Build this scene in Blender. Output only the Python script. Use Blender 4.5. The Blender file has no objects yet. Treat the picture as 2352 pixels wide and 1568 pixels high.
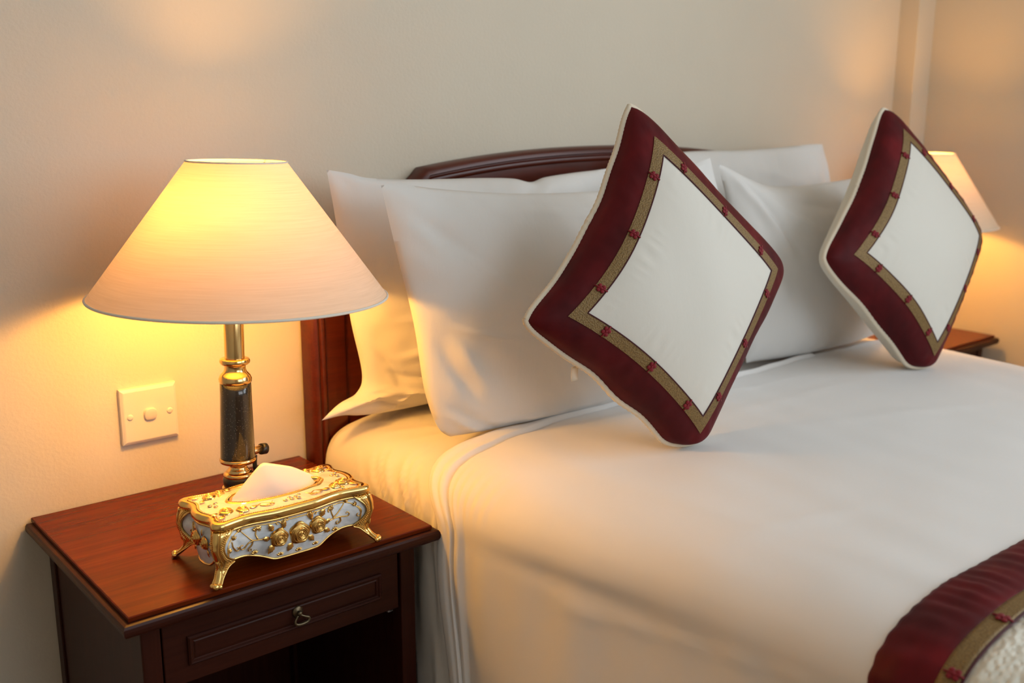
import bpy, bmesh, math
import numpy as np
from mathutils import Vector, Matrix

SC = bpy.context.scene
COL = SC.collection
PI = math.pi

# ------------------------------------------------------------------ camera
cam_d = bpy.data.cameras.new('camera')
cam = bpy.data.objects.new('camera', cam_d)
COL.objects.link(cam)
CAM = np.array([-0.70282, -1.51558, 1.12831])
YAW, PITCH, ROLL, FPX = math.radians(39.653), math.radians(12.877), math.radians(-0.138), 2393.6
_f = Vector((math.sin(YAW)*math.cos(PITCH), math.cos(YAW)*math.cos(PITCH), -math.sin(PITCH)))
_r = Vector((math.cos(YAW), -math.sin(YAW), 0))
_d = _f.cross(_r)
_c, _s = math.cos(ROLL), math.sin(ROLL)
_r2 = _r*_c + _d*_s
_d2 = _d*_c - _r*_s
cam.matrix_world = Matrix((( _r2.x, -_d2.x, -_f.x, CAM[0]), (_r2.y, -_d2.y, -_f.y, CAM[1]), (_r2.z, -_d2.z, -_f.z, CAM[2]), (0, 0, 0, 1)))
cam_d.sensor_width = 36.0
cam_d.lens = FPX*36.0/2352.0
cam_d.clip_start = 0.02
cam_d.dof.use_dof = True
cam_d.dof.focus_distance = 1.42
cam_d.dof.aperture_fstop = 4.0
SC.camera = cam

# ------------------------------------------------------------------ world, daylight, exposure
world = bpy.data.worlds.new('world')
SC.world = world
world.use_nodes = True
_bg = world.node_tree.nodes['Background']
_bg.inputs[0].default_value = (0.80, 0.90, 1.0, 1)
_bg.inputs[1].default_value = 0.6
SC.view_settings.view_transform = 'Standard'
SC.view_settings.look = 'None'
SC.view_settings.gamma = 1.0
SC.view_settings.use_curve_mapping = False
SC.view_settings.exposure = 0.0
ROOM = dict(x0=-1.75, x1=1.92, y0=-3.60, y1=0.0, z1=2.65)
WIN = dict(y0=-3.30, y1=-1.25, z0=0.95, z1=2.40)
wl_d = bpy.data.lights.new('window_daylight', 'AREA')
wl_d.shape = 'RECTANGLE'
wl_d.size, wl_d.size_y = 1.35, 1.95
wl_d.energy = 35
wl_d.color = (0.84, 0.93, 1.0)
wl = bpy.data.objects.new('window_daylight', wl_d)
COL.objects.link(wl)
wl.location = (ROOM['x1']+0.02, (WIN['y0']+WIN['y1'])/2, (WIN['z0']+WIN['z1'])/2)
wl.rotation_euler = (0, math.radians(90), 0)
WIN2 = dict(x0=-0.35, x1=1.55, z0=0.95, z1=2.40)
wl2_d = bpy.data.lights.new('window_daylight', 'AREA')
wl2_d.shape = 'RECTANGLE'
wl2_d.size, wl2_d.size_y = 1.8, 1.35
wl2_d.energy = 25
wl2_d.color = (0.84, 0.93, 1.0)
wl2 = bpy.data.objects.new('window_daylight', wl2_d)
COL.objects.link(wl2)
wl2.location = ((WIN2['x0']+WIN2['x1'])/2, ROOM['y0']-0.02, (WIN2['z0']+WIN2['z1'])/2)
wl2.rotation_euler = (math.radians(90), 0, 0)
BULB = 240.0            # radiance of the near bulb
BULB_FAR = 350.0
BULB_COL = (1.0, 0.46, 0.08, 1)

# ------------------------------------------------------------------ helpers
BASE = {}


def tag(o, label=None, cat=None, group=None, kind=None):
    if label: o['label'] = label
    if cat: o['category'] = cat
    if group: o['group'] = group
    if kind: o['kind'] = kind
    return o


def thing(name, label, cat, loc=(0, 0, 0), group=None):
    o = bpy.data.objects.new(name, None)
    COL.objects.link(o)
    o.location = loc
    o.empty_display_size = 0.05
    BASE[o.name] = np.array(loc, float)
    return tag(o, label, cat, group)


def mesh_obj(name, V, F, mat, parent=None, loc=None, smooth=True, sharp=None):
    """V in the same space as the parent's base (world unless the thing is built at the origin)."""
    V = np.asarray(V, float)
    if parent is not None:
        base = BASE[parent.name]
    else:
        base = np.array(loc if loc is not None else (0, 0, 0), float)
    me = bpy.data.meshes.new(name)
    me.from_pydata((V-base).tolist(), [], [tuple(int(i) for i in f) for f in F])
    bm = bmesh.new()
    bm.from_mesh(me)
    bmesh.ops.recalc_face_normals(bm, faces=bm.faces)
    bm.to_mesh(me)
    bm.free()
    if smooth:
        me.polygons.foreach_set('use_smooth', [True]*len(me.polygons))
        if sharp:
            me.set_sharp_from_angle(angle=math.radians(sharp))
    o = bpy.data.objects.new(name, me)
    COL.objects.link(o)
    me.materials.append(mat)
    if parent is not None:
        o.parent = parent
    else:
        o.location = base
    BASE[o.name] = base
    return o


def share(name, src, parent, M):
    o = bpy.data.objects.new(name, src.data)
    COL.objects.link(o)
    o.parent = parent
    o.matrix_local = M
    return o


class MB:
    """collects pieces of one mesh"""
    def __init__(s):
        s.V, s.F, s.n = [], [], 0

    def add(s, V, F):
        V = np.asarray(V, float).reshape(-1, 3)
        s.V.append(V)
        s.F += [tuple(i+s.n for i in f) for f in F]
        s.n += len(V)
        return s

    def out(s):
        return np.vstack(s.V), s.F


def grid_faces(nr, nc, closed_c=False, closed_r=False):
    F = []
    for i in range(nr if closed_r else nr-1):
        for j in range(nc if closed_c else nc-1):
            a = i*nc+j
            b = i*nc+(j+1) % nc
            c = ((i+1) % nr)*nc+(j+1) % nc
            d = ((i+1) % nr)*nc+j
            F.append((a, b, c, d))
    return F


def box(x0, x1, y0, y1, z0, z1, bev=0.0, seg=2):
    bm = bmesh.new()
    bmesh.ops.create_cube(bm, size=1)
    for v in bm.verts:
        v.co = Vector((x0+(v.co.x+.5)*(x1-x0), y0+(v.co.y+.5)*(y1-y0), z0+(v.co.z+.5)*(z1-z0)))
    if bev > 0:
        bmesh.ops.bevel(bm, geom=list(bm.edges), offset=bev, segments=seg, profile=.5, affect='EDGES')
    bm.verts.index_update()
    V = [tuple(v.co) for v in bm.verts]
    F = [tuple(v.index for v in f.verts) for f in bm.faces]
    bm.free()
    return V, F


def lathe(prof, n=48, c=(0, 0, 0), cap=True):
    prof = np.array(prof, float)
    a = np.linspace(0, 2*PI, n, endpoint=False)
    V = np.zeros((len(prof), n, 3))
    V[..., 0] = c[0]+prof[:, :1]*np.cos(a)
    V[..., 1] = c[1]+prof[:, :1]*np.sin(a)
    V[..., 2] = c[2]+prof[:, 1:2]
    F = grid_faces(len(prof), n, closed_c=True)
    if cap:
        F = F+[tuple(range(n))[::-1], tuple(range((len(prof)-1)*n, len(prof)*n))]
    return V.reshape(-1, 3), F


def tube(P, r, n=8, cap=True, flat=None):
    """sweep a circle of radius r (scalar or per point) along P; flat=(normal, factor) squashes it"""
    P = np.asarray(P, float)
    m = len(P)
    r = np.broadcast_to(np.asarray(r, float), (m,))
    T = np.gradient(P, axis=0)
    T /= np.linalg.norm(T, axis=1)[:, None]+1e-12
    ref = np.array([0, 0, 1.0]) if abs(T[0, 2]) < .9 else np.array([0, 1.0, 0])
    if flat is not None:
        ref = np.asarray(flat[0], float)
    V = []
    a = np.linspace(0, 2*PI, n, endpoint=False)
    N = ref-T[0]*(ref@T[0])
    N /= np.linalg.norm(N)+1e-12
    for i in range(m):
        if flat is not None:
            N = ref-T[i]*(ref@T[i])
        else:
            N = N-T[i]*(N@T[i])
        N /= np.linalg.norm(N)+1e-12
        B = np.cross(T[i], N)
        k = flat[1] if flat is not None else 1.0
        V.append(P[i]+r[i]*(np.cos(a)[:, None]*B+k*np.sin(a)[:, None]*N))
    V = np.vstack(V)
    F = grid_faces(m, n, closed_c=True)
    if cap:
        F = F+[tuple(range(n))[::-1], tuple(range((m-1)*n, m*n))]
    return V, F


def ball(c, r, nu=10, nv=7, sc=(1, 1, 1)):
    ph = np.linspace(0, PI, nv)
    th = np.linspace(0, 2*PI, nu, endpoint=False)
    V = [np.array(c)+np.array([0, 0, r*sc[2]])]
    for p in ph[1:-1]:
        for t in th:
            V.append(np.array(c)+r*np.array([math.sin(p)*math.cos(t)*sc[0], math.sin(p)*math.sin(t)*sc[1], math.cos(p)*sc[2]]))
    V.append(np.array(c)-np.array([0, 0, r*sc[2]]))
    F = []
    for j in range(nu):
        F.append((0, 1+j, 1+(j+1) % nu))
    for i in range(nv-3):
        for j in range(nu):
            a = 1+i*nu
            F.append((a+j, a+nu+j, a+nu+(j+1) % nu, a+(j+1) % nu))
    a = 1+(nv-3)*nu
    for j in range(nu):
        F.append((a+j, len(V)-1, a+(j+1) % nu))
    return np.array(V), F


def rect_loft(prof, x0, x1, y0, y1, cap0=True, cap1=True):
    """rings of a rectangle grown by prof[i][0] at height prof[i][1]; mitred corners"""
    V, F = [], []
    for o, z in prof:
        V += [(x0-o, y0-o, z), (x1+o, y0-o, z), (x1+o, y1+o, z), (x0-o, y1+o, z)]
    n = len(prof)
    for i in range(n-1):
        for j in range(4):
            F.append((4*i+j, 4*i+(j+1) % 4, 4*i+4+(j+1) % 4, 4*i+4+j))
    if cap0: F.append((3, 2, 1, 0))
    if cap1: F.append((4*n-4, 4*n-3, 4*n-2, 4*n-1))
    return V, F


def spline(P, n):
    """centripetal-ish Catmull-Rom through P, resampled to n points evenly by length"""
    P = np.asarray(P, float)
    Q = np.vstack([2*P[0]-P[1], P, 2*P[-1]-P[-2]])
    out = []
    for i in range(len(P)-1):
        p0, p1, p2, p3 = Q[i], Q[i+1], Q[i+2], Q[i+3]
        for t in np.linspace(0, 1, 24, endpoint=False):
            out.append(.5*((2*p1)+(-p0+p2)*t+(2*p0-5*p1+4*p2-p3)*t*t+(-p0+3*p1-3*p2+p3)*t**3))
    out.append(P[-1])
    out = np.array(out)
    d = np.r_[0, np.cumsum(np.linalg.norm(np.diff(out, axis=0), axis=1))]
    s = np.linspace(0, d[-1], n)
    return np.stack([np.interp(s, d, out[:, k]) for k in range(out.shape[1])], 1)


def noise2(x, y, seed, f=1.0, n=14):
    g = np.random.RandomState(seed)
    o = np.zeros(np.broadcast(x, y).shape)
    for _ in range(n):
        a = g.uniform(0, 2*PI)
        k = f*g.uniform(.5, 1.6)*2*PI
        o = o+np.sin(k*(x*math.cos(a)+y*math.sin(a))+g.uniform(0, 2*PI))
    return o/math.sqrt(n)


def sstep(a, b, x):
    t = np.clip((x-a)/(b-a), 0, 1)
    return t*t*(3-2*t)


# ------------------------------------------------------------------ materials
def mat_new(name):
    m = bpy.data.materials.new(name)
    m.use_nodes = True
    nt = m.node_tree
    return m, nt, nt.nodes['Principled BSDF'], nt.nodes['Material Output']


def nd(nt, kind, **kw):
    n = nt.nodes.new(kind)
    for k, v in kw.items():
        if k.startswith('i_'):
            key = k[2:]
            n.inputs[int(key) if key.isdigit() else key].default_value = v
        else:
            setattr(n, k, v)
    return n


def coords(nt, scale=(1, 1, 1), rot=(0, 0, 0)):
    tc = nd(nt, 'ShaderNodeTexCoord')
    mp = nd(nt, 'ShaderNodeMapping')
    mp.inputs['Scale'].default_value = scale
    mp.inputs['Rotation'].default_value = rot
    nt.links.new(tc.outputs['Object'], mp.inputs['Vector'])
    return mp.outputs['Vector']


def ramp(nt, fac, stops):
    r = nd(nt, 'ShaderNodeValToRGB')
    e = r.color_ramp.elements
    while len(e) < len(stops):
        e.new(.5)
    for k, (p, c) in enumerate(stops):
        e[k].position = p
        e[k].color = (*c, 1) if len(c) == 3 else c
    nt.links.new(fac, r.inputs['Fac'])
    return r.outputs['Color']


def add_bump(nt, bsdf, height, strength, dist=0.002, prev=None):
    b = nd(nt, 'ShaderNodeBump', i_Strength=strength, i_Distance=dist)
    nt.links.new(height, b.inputs['Height'])
    if prev is not None:
        nt.links.new(prev, b.inputs['Normal'])
    nt.links.new(b.outputs['Normal'], bsdf.inputs['Normal'])
    return b.outputs['Normal']


def noise_tex(nt, vec, scale, detail=3, rough=.5):
    n = nd(nt, 'ShaderNodeTexNoise', i_Scale=scale, i_Detail=detail, i_Roughness=rough)
    nt.links.new(vec, n.inputs['Vector'])
    return n.outputs['Fac']


def m_plain(name, col, rough=.5, metal=0.0, **kw):
    m, nt, b, o = mat_new(name)
    b.inputs['Base Color'].default_value = (*col, 1)
    b.inputs['Roughness'].default_value = rough
    b.inputs['Metallic'].default_value = metal
    for k, v in kw.items():
        b.inputs[k.replace('_', ' ')].default_value = v
    return m


def m_wall(name, col):
    m, nt, b, o = mat_new(name)
    v = coords(nt)
    f = noise_tex(nt, v, 3.0, 3)
    c = ramp(nt, f, [(.3, tuple(x*.97 for x in col)), (.7, tuple(min(1, x*1.02) for x in col))])
    nt.links.new(c, b.inputs['Base Color'])
    b.inputs['Roughness'].default_value = .62
    b.inputs['Specular IOR Level'].default_value = .3
    n1 = noise_tex(nt, v, 170, 3, .55)
    p = add_bump(nt, b, n1, .32, .0016)
    n2 = noise_tex(nt, v, 14, 2, .5)
    add_bump(nt, b, n2, .12, .01, p)
    return m


def m_wood(name, dark, light, rough=.22, coat=.5, axis='x', spec=.5):
    m, nt, b, o = mat_new(name)
    sc = {'x': (2.5, 40, 40), 'y': (40, 2.5, 40), 'z': (40, 40, 2.5)}[axis]
    v = coords(nt, sc)
    n = nd(nt, 'ShaderNodeTexNoise', i_Scale=1.6, i_Detail=6, i_Roughness=.6, i_Distortion=.6)
    nt.links.new(v, n.inputs['Vector'])
    c = ramp(nt, n.outputs['Fac'], [(.28, dark), (.72, light)])
    v2 = coords(nt, tuple(k*6 for k in sc))
    n2 = noise_tex(nt, v2, 1.3, 2)
    mx = nd(nt, 'ShaderNodeMixRGB', blend_type='MULTIPLY', i_Fac=.35)
    nt.links.new(c, mx.inputs[1])
    g = ramp(nt, n2, [(.35, (.55, .5, .5)), (.6, (1, 1, 1))])
    nt.links.new(g, mx.inputs[2])
    nt.links.new(mx.outputs[0], b.inputs['Base Color'])
    b.inputs['Roughness'].default_value = rough
    b.inputs['Coat Weight'].default_value = coat
    b.inputs['Specular IOR Level'].default_value = spec
    b.inputs['Coat Roughness'].default_value = .16
    add_bump(nt, b, n2, .06, .0006)
    return m


def m_cloth(name, col, rough=.85, sheen=.15, weave=900, bump=.08, tint=None, crinkle=.0):
    m, nt, b, o = mat_new(name)
    v = coords(nt)
    if tint:
        f = noise_tex(nt, v, 9, 3)
        c = ramp(nt, f, [(.35, col), (.68, tint)])
        nt.links.new(c, b.inputs['Base Color'])
    else:
        b.inputs['Base Color'].default_value = (*col, 1)
    b.inputs['Roughness'].default_value = rough
    b.inputs['Sheen Weight'].default_value = sheen
    b.inputs['Sheen Roughness'].default_value = .5
    b.inputs['Specular IOR Level'].default_value = .25
    n1 = noise_tex(nt, v, weave, 2, .6)
    p = add_bump(nt, b, n1, bump, .0008)
    if crinkle > 0:
        v2 = coords(nt, (1, 1, .35))
        n2 = noise_tex(nt, v2, 42, 4, .55)
        add_bump(nt, b, n2, crinkle, .004, p)
    return m


M = {}
M['wall'] = m_wall('wall_paint', (.64, .57, .46))
M['ceiling'] = m_wall('ceiling_paint', (.80, .78, .74))
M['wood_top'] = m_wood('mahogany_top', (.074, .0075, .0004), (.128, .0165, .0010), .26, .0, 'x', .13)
M['wood'] = m_wood('mahogany', (.026, .0060, .0035), (.044, .010, .005), .36, .03, 'z', .14)
M['wood_x'] = m_wood('mahogany_cross', (.026, .0060, .0035), (.044, .010, .005), .36, .03, 'x', .14)
M['wood_hb'] = m_wood('mahogany_headboard', (.062, .0078, .0022), (.100, .0135, .0034), .36, .12, 'x', .35)
M['floor'] = m_wood('floor_wood', (.16, .08, .04), (.28, .15, .08), .4, .1, 'y')
M['sheet'] = m_cloth('white_cotton', (.71, .695, .67), crinkle=.05)
M['pillow'] = m_cloth('pillow_cotton', (.72, .705, .685), crinkle=.22)
M['duvet'] = m_cloth('duvet_cotton', (.73, .715, .70), .75, .2, crinkle=.05)
M['cream'] = m_cloth('cream_silk', (.65, .62, .555), .55, .2, 700, .06, crinkle=.10)
M['cream_back'] = m_cloth('cream_backing', (.70, .63, .51), .85, .15, 700, .08)
M['piping'] = m_cloth('cream_cord', (.72, .63, .49), .85, .2, 500, .15)


def m_burgundy():
    m, nt, b, o = mat_new('burgundy_satin')
    v = coords(nt, (1, 1, .6))
    f = noise_tex(nt, v, 14, 3, .55)
    c = ramp(nt, f, [(.34, (.050, .0020, .0032)), (.60, (.094, .0034, .0052)), (.82, (.165, .006, .009))])
    nt.links.new(c, b.inputs['Base Color'])
    b.inputs['Roughness'].default_value = .55
    b.inputs['Specular IOR Level'].default_value = .16
    b.inputs['Sheen Weight'].default_value = .04
    b.inputs['Sheen Tint'].default_value = (.9, .25, .35, 1)
    n1 = noise_tex(nt, coords(nt), 34, 3, .5)
    p = add_bump(nt, b, n1, .16, .004)
    n2 = noise_tex(nt, coords(nt), 1100, 2)
    add_bump(nt, b, n2, .1, .0005, p)
    return m


def m_ribbon():
    m, nt, b, o = mat_new('gold_braid')
    v = coords(nt)
    w = nd(nt, 'ShaderNodeTexVoronoi', i_Scale=520)
    nt.links.new(v, w.inputs['Vector'])
    c = ramp(nt, w.outputs['Distance'], [(.1, (.255, .158, .050)), (.75, (.155, .088, .025))])
    nt.links.new(c, b.inputs['Base Color'])
    b.inputs['Metallic'].default_value = .25
    b.inputs['Roughness'].default_value = .5
    add_bump(nt, b, w.outputs['Distance'], .4, .0015)
    return m


M['burgundy'] = m_burgundy()
M['ribbon'] = m_ribbon()
M['red'] = m_cloth('red_thread', (.19, .0065, .014), .6, .08, 900, .15)
M['maroon'] = m_cloth('maroon_cord', (.06, .008, .012), .7, .2, 900, .1)


def m_quilt():
    m, nt, b, o = mat_new('quilted_white')
    b.inputs['Base Color'].default_value = (.74, .72, .63, 1)
    b.inputs['Roughness'].default_value = .6
    b.inputs['Sheen Weight'].default_value = .2
    w = nd(nt, 'ShaderNodeTexVoronoi', i_Scale=115, feature='SMOOTH_F1')
    nt.links.new(coords(nt, (1, 1.6, 1)), w.inputs['Vector'])
    add_bump(nt, b, w.outputs['Distance'], .55, .006)
    return m


M['quilt'] = m_quilt()


def m_shade(name, k):
    m, nt, b, o = mat_new(name)
    nt.nodes.remove(b)
    v = coords(nt, (14, 14, 700))
    n = noise_tex(nt, v, 1.0, 4, .6)
    c = ramp(nt, n, [(.30, (.56, .53, .43)), (.70, (.63, .60, .50))])
    bp = nd(nt, 'ShaderNodeBump', i_Strength=.10, i_Distance=.001)
    nt.links.new(n, bp.inputs['Height'])
    d = nd(nt, 'ShaderNodeBsdfDiffuse')
    t = nd(nt, 'ShaderNodeBsdfTranslucent')
    nt.links.new(c, d.inputs['Color'])
    ct = ramp(nt, n, [(.30, (.78, .55, .42)), (.70, (.88, .63, .49))])
    nt.links.new(ct, t.inputs['Color'])
    nt.links.new(bp.outputs['Normal'], d.inputs['Normal'])
    mx = nd(nt, 'ShaderNodeMixShader', i_0=k)
    nt.links.new(d.outputs[0], mx.inputs[1])
    nt.links.new(t.outputs[0], mx.inputs[2])
    nt.links.new(mx.outputs[0], o.inputs['Surface'])
    return m


M['shade'] = m_shade('lampshade_linen', .104)
M['shade_far'] = m_shade('lampshade_linen_thick', .055)
M['trim'] = m_cloth('shade_trim', (.74, .69, .60), .85, .1, 600, .15)
M['brass'] = m_plain('polished_brass', (.72, .48, .20), .17, 1.0)
M['brass_dull'] = m_plain('brass_satin', (.60, .41, .19), .32, 1.0)
M['gold'] = m_plain('gold_plate', (.80, .53, .18), .16, 1.0)
M['gold_deep'] = m_plain('gold_relief', (.66, .40, .12), .22, 1.0)
M['knob_black'] = m_plain('black_plastic', (.012, .011, .010), .35)
M['bronze'] = m_plain('aged_bronze', (.13, .10, .06), .38, .9)
M['steel'] = m_plain('runner_steel', (.55, .52, .48), .4, .6)
M['plastic'] = m_plain('ivory_plastic', (.76, .70, .61), .32)
M['tissue'] = m_cloth('tissue_paper', (.62, .59, .59), .95, 0, 900, .04)
M['crystal'] = m_plain('crystal', (.75, .80, .88), .05, .9)


def m_black_speckle():
    m, nt, b, o = mat_new('black_speckled_enamel')
    v = coords(nt)
    w = nd(nt, 'ShaderNodeTexVoronoi', i_Scale=640)
    nt.links.new(v, w.inputs['Vector'])
    sep = nd(nt, 'ShaderNodeSeparateColor')
    nt.links.new(w.outputs['Color'], sep.inputs[0])
    a = nd(nt, 'ShaderNodeMath', operation='LESS_THAN', i_1=.16)
    nt.links.new(w.outputs['Distance'], a.inputs[0])
    g = nd(nt, 'ShaderNodeMath', operation='GREATER_THAN', i_1=.62)
    nt.links.new(sep.outputs[0], g.inputs[0])
    mu = nd(nt, 'ShaderNodeMath', operation='MULTIPLY')
    nt.links.new(a.outputs[0], mu.inputs[0])
    nt.links.new(g.outputs[0], mu.inputs[1])
    c = ramp(nt, mu.outputs[0], [(0, (.011, .010, .009)), (1, (.45, .42, .38))])
    nt.links.new(c, b.inputs['Base Color'])
    b.inputs['Roughness'].default_value = .16
    b.inputs['Coat Weight'].default_value = .4
    return m


def m_enamel(name, c0, c1):
    m, nt, b, o = mat_new(name)
    v = coords(nt, (1, 1, 1.6), (0, .5, 0))
    n = nd(nt, 'ShaderNodeTexNoise', i_Scale=34, i_Detail=3, i_Distortion=1.4)
    nt.links.new(v, n.inputs['Vector'])
    c = ramp(nt, n.outputs['Fac'], [(.34, c0), (.68, c1)])
    nt.links.new(c, b.inputs['Base Color'])
    b.inputs['Roughness'].default_value = .26
    b.inputs['Coat Weight'].default_value = .5
    b.inputs['Coat Roughness'].default_value = .12
    return m


M['speckle'] = m_black_speckle()
M['enamel'] = m_enamel('pearl_blue_enamel', (.50, .53, .56), (.76, .78, .79))
M['enamel_top'] = m_enamel('pearl_cream_enamel', (.56, .51, .46), (.66, .61, .56))


def m_emit(name, col, s):
    m, nt, b, o = mat_new(name)
    b.inputs['Base Color'].default_value = (.9, .85, .75, 1)
    b.inputs['Emission Color'].default_value = col
    b.inputs['Emission Strength'].default_value = s
    return m


M['bulb'] = m_emit('bulb_glow', BULB_COL, BULB)
M['bulb_far'] = m_emit('bulb_glow_far', BULB_COL, BULB_FAR)
M['glass'] = m_plain('window_glass', (1, 1, 1), .02, 0, Transmission_Weight=1.0)
M['white_paint'] = m_plain('white_frame_paint', (.8, .79, .76), .4)

# ------------------------------------------------------------------ the room
R_ = ROOM
T = .12


def struct(name, V, F, mat, label, cat):
    o = mesh_obj(name, V, F, mat, smooth=False)
    return tag(o, label, cat, kind='structure')


struct('floor', *box(R_['x0']-T, R_['x1']+T, R_['y0']-T, R_['y1']+T, -.1, 0), M['floor'], 'brown wooden floor under the bed', 'floor')
struct('ceiling', *box(R_['x0']-T, R_['x1']+T, R_['y0']-T, R_['y1']+T, R_['z1'], R_['z1']+.1), M['ceiling'], 'plain white ceiling over the room', 'ceiling')
struct('wall_back', *box(R_['x0']-T, R_['x1']+T, 0, T, 0, R_['z1']), M['wall'], 'beige painted wall behind the headboard', 'wall')
mb = MB()
mb.add(*box(R_['x1'], R_['x1']+T, WIN['y1'], 0, 0, R_['z1']))
mb.add(*box(R_['x1'], R_['x1']+T, R_['y0']-T, WIN['y0'], 0, R_['z1']))
mb.add(*box(R_['x1'], R_['x1']+T, WIN['y0'], WIN['y1'], 0, WIN['z0']))
mb.add(*box(R_['x1'], R_['x1']+T, WIN['y0'], WIN['y1'], WIN['z1'], R_['z1']))
struct('wall_right', *mb.out(), M['wall'], 'beige painted wall beside the far lamp', 'wall')
struct('wall_left', *box(R_['x0']-T, R_['x0'], R_['y0']-T, 0, 0, R_['z1']), M['wall'], 'beige painted wall left of the near nightstand', 'wall')
struct('trim_1', *box(1.842, R_['x1'], -.052, 0, 0, R_['z1']), M['wall'], 'narrow boxed pier in the far corner of the room', 'pier')
mb = MB()
mb.add(*box(R_['x0'], WIN2['x0'], R_['y0']-T, R_['y0'], 0, R_['z1']))
mb.add(*box(WIN2['x1'], R_['x1'], R_['y0']-T, R_['y0'], 0, R_['z1']))
mb.add(*box(WIN2['x0'], WIN2['x1'], R_['y0']-T, R_['y0'], 0, WIN2['z0']))
mb.add(*box(WIN2['x0'], WIN2['x1'], R_['y0']-T, R_['y0'], WIN2['z1'], R_['z1']))
struct('wall_front', *mb.out(), M['wall'], 'beige painted wall facing the foot of the bed', 'wall')
wi2 = thing('window_2', 'white framed window facing the foot of the bed', 'window', ((WIN2['x0']+WIN2['x1'])/2, R_['y0']-.08, WIN2['z0']))
wi2['kind'] = 'structure'
mb = MB()
fw = .05
wx0, wx1, wz0, wz1 = WIN2['x0'], WIN2['x1'], WIN2['z0'], WIN2['z1']
xm = (wx0+wx1)/2
for a in [(wx0, wx0+fw, wz0, wz1), (wx1-fw, wx1, wz0, wz1), (wx0+fw, wx1-fw, wz0, wz0+fw), (wx0+fw, wx1-fw, wz1-fw, wz1), (xm-.02, xm+.02, wz0+fw, wz1-fw)]:
    mb.add(*box(a[0], a[1], R_['y0']-.10, R_['y0']-.05, a[2], a[3]))
mesh_obj('window_frame', *mb.out(), M['white_paint'], wi2, smooth=False)
for a, b_ in ((wx0+fw, xm-.02), (xm+.02, wx1-fw)):
    mesh_obj('pane', *box(a, b_, R_['y0']-.077, R_['y0']-.073, wz0+fw, wz1-fw), M['glass'], wi2, smooth=False)
win = thing('window_1', 'wide white framed window in the wall beyond the bed', 'window', (R_['x1']+.08, (WIN['y0']+WIN['y1'])/2, WIN['z0']))
win['kind'] = 'structure'
mb = MB()
fw = .05
wy0, wy1, wz0, wz1 = WIN['y0'], WIN['y1'], WIN['z0'], WIN['z1']
ym = (wy0+wy1)/2
for a in [(wy0, wy0+fw, wz0, wz1), (wy1-fw, wy1, wz0, wz1), (wy0+fw, wy1-fw, wz0, wz0+fw), (wy0+fw, wy1-fw, wz1-fw, wz1), (ym-.02, ym+.02, wz0+fw, wz1-fw)]:
    mb.add(*box(R_['x1']+.05, R_['x1']+.10, a[0], a[1], a[2], a[3]))
mesh_obj('window_frame', *mb.out(), M['white_paint'], win, smooth=False)
for a, b_ in ((wy0+fw, ym-.02), (ym+.02, wy1-fw)):
    mesh_obj('pane', *box(R_['x1']+.073, R_['x1']+.077, a, b_, wz0+fw, wz1-fw), M['glass'], win, smooth=False)

# ------------------------------------------------------------------ headboard
HB0, HB1 = .099, 1.411
HBC = (HB0+HB1)/2
hb = thing('bed', 'dark mahogany bed with arched headboard behind the white pillows', 'bed', (HBC, -1.0, 0))


def hb_outline():
    left = [(HB0, .12), (HB0, .45), (HB0, .70), (HB0, .815), (.135, .86), (.20, .915), (.27, .965), (.322, 1.008), (.334, 1.0195)]
    arch = []
    xc, z0, zp, hw = HBC, 1.0195, 1.047, HBC-.334
    for x in np.linspace(.334, 2*HBC-.334, 41)[1:-1]:
        arch.append((x, z0+(zp-z0)*(1-abs((x-xc)/hw)**2.2)))
    right = [(2*HBC-x, z) for x, z in left[::-1]]
    return np.array(left+arch+right)


def inset(P, d):
    """offset an open polyline to its right hand side (inward for this outline)"""
    t = np.gradient(P, axis=0)
    n = np.zeros_like(P)
    e = np.diff(P, axis=0)
    e /= np.linalg.norm(e, axis=1)[:, None]
    for i in range(len(P)):
        a = e[max(i-1, 0)]
        b = e[min(i, len(e)-1)]
        m = np.array([a[1], -a[0]])+np.array([b[1], -b[0]])
        m /= np.linalg.norm(m)
        k = max(.6, m@np.array([a[1], -a[0]]))
        n[i] = m/k
    return P+n*d


O = hb_outline()
# the frame: a moulded band following the outline
prof = [(0, -.003), (0, -.026), (.003, -.033), (.007, -.0365), (.0125, -.037), (.0145, -.0335), (.0165, -.0335), (.019, -.0375), (.023, -.0385), (.0265, -.037), (.0285, -.034), (.062, -.034), (.066, -.0325), (.067, -.026)]
rings = []
for d, y in prof:
    q = inset(O, d)
    rings.append(np.stack([q[:, 0], np.full(len(q), y), q[:, 1]], 1))
V = np.vstack(rings)
F = grid_faces(len(rings), len(O))
Vfr, Ffr = V, F
q = inset(O, .060)
n = len(q)
V = np.vstack([np.stack([q[:, 0], np.full(n, -.027), q[:, 1]], 1), np.stack([q[:, 0], np.full(n, -.003), q[:, 1]], 1)])
F = [tuple(range(n)), tuple(range(n, 2*n))[::-1]]+[(i, (i+1) % n, n+(i+1) % n, n+i) for i in range(n)]
hpanel = mesh_obj('headboard', V, F, M['wood_hb'], hb, smooth=False)
mesh_obj('moulded_frame', Vfr, Ffr, M['wood_hb'], hpanel, sharp=40)
for x in (HB0+.005, HB1-.065):
    mesh_obj('leg', *box(x, x+.06, -.034, -.004, 0, .122, .003), M['wood'], hb, smooth=False)

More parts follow.
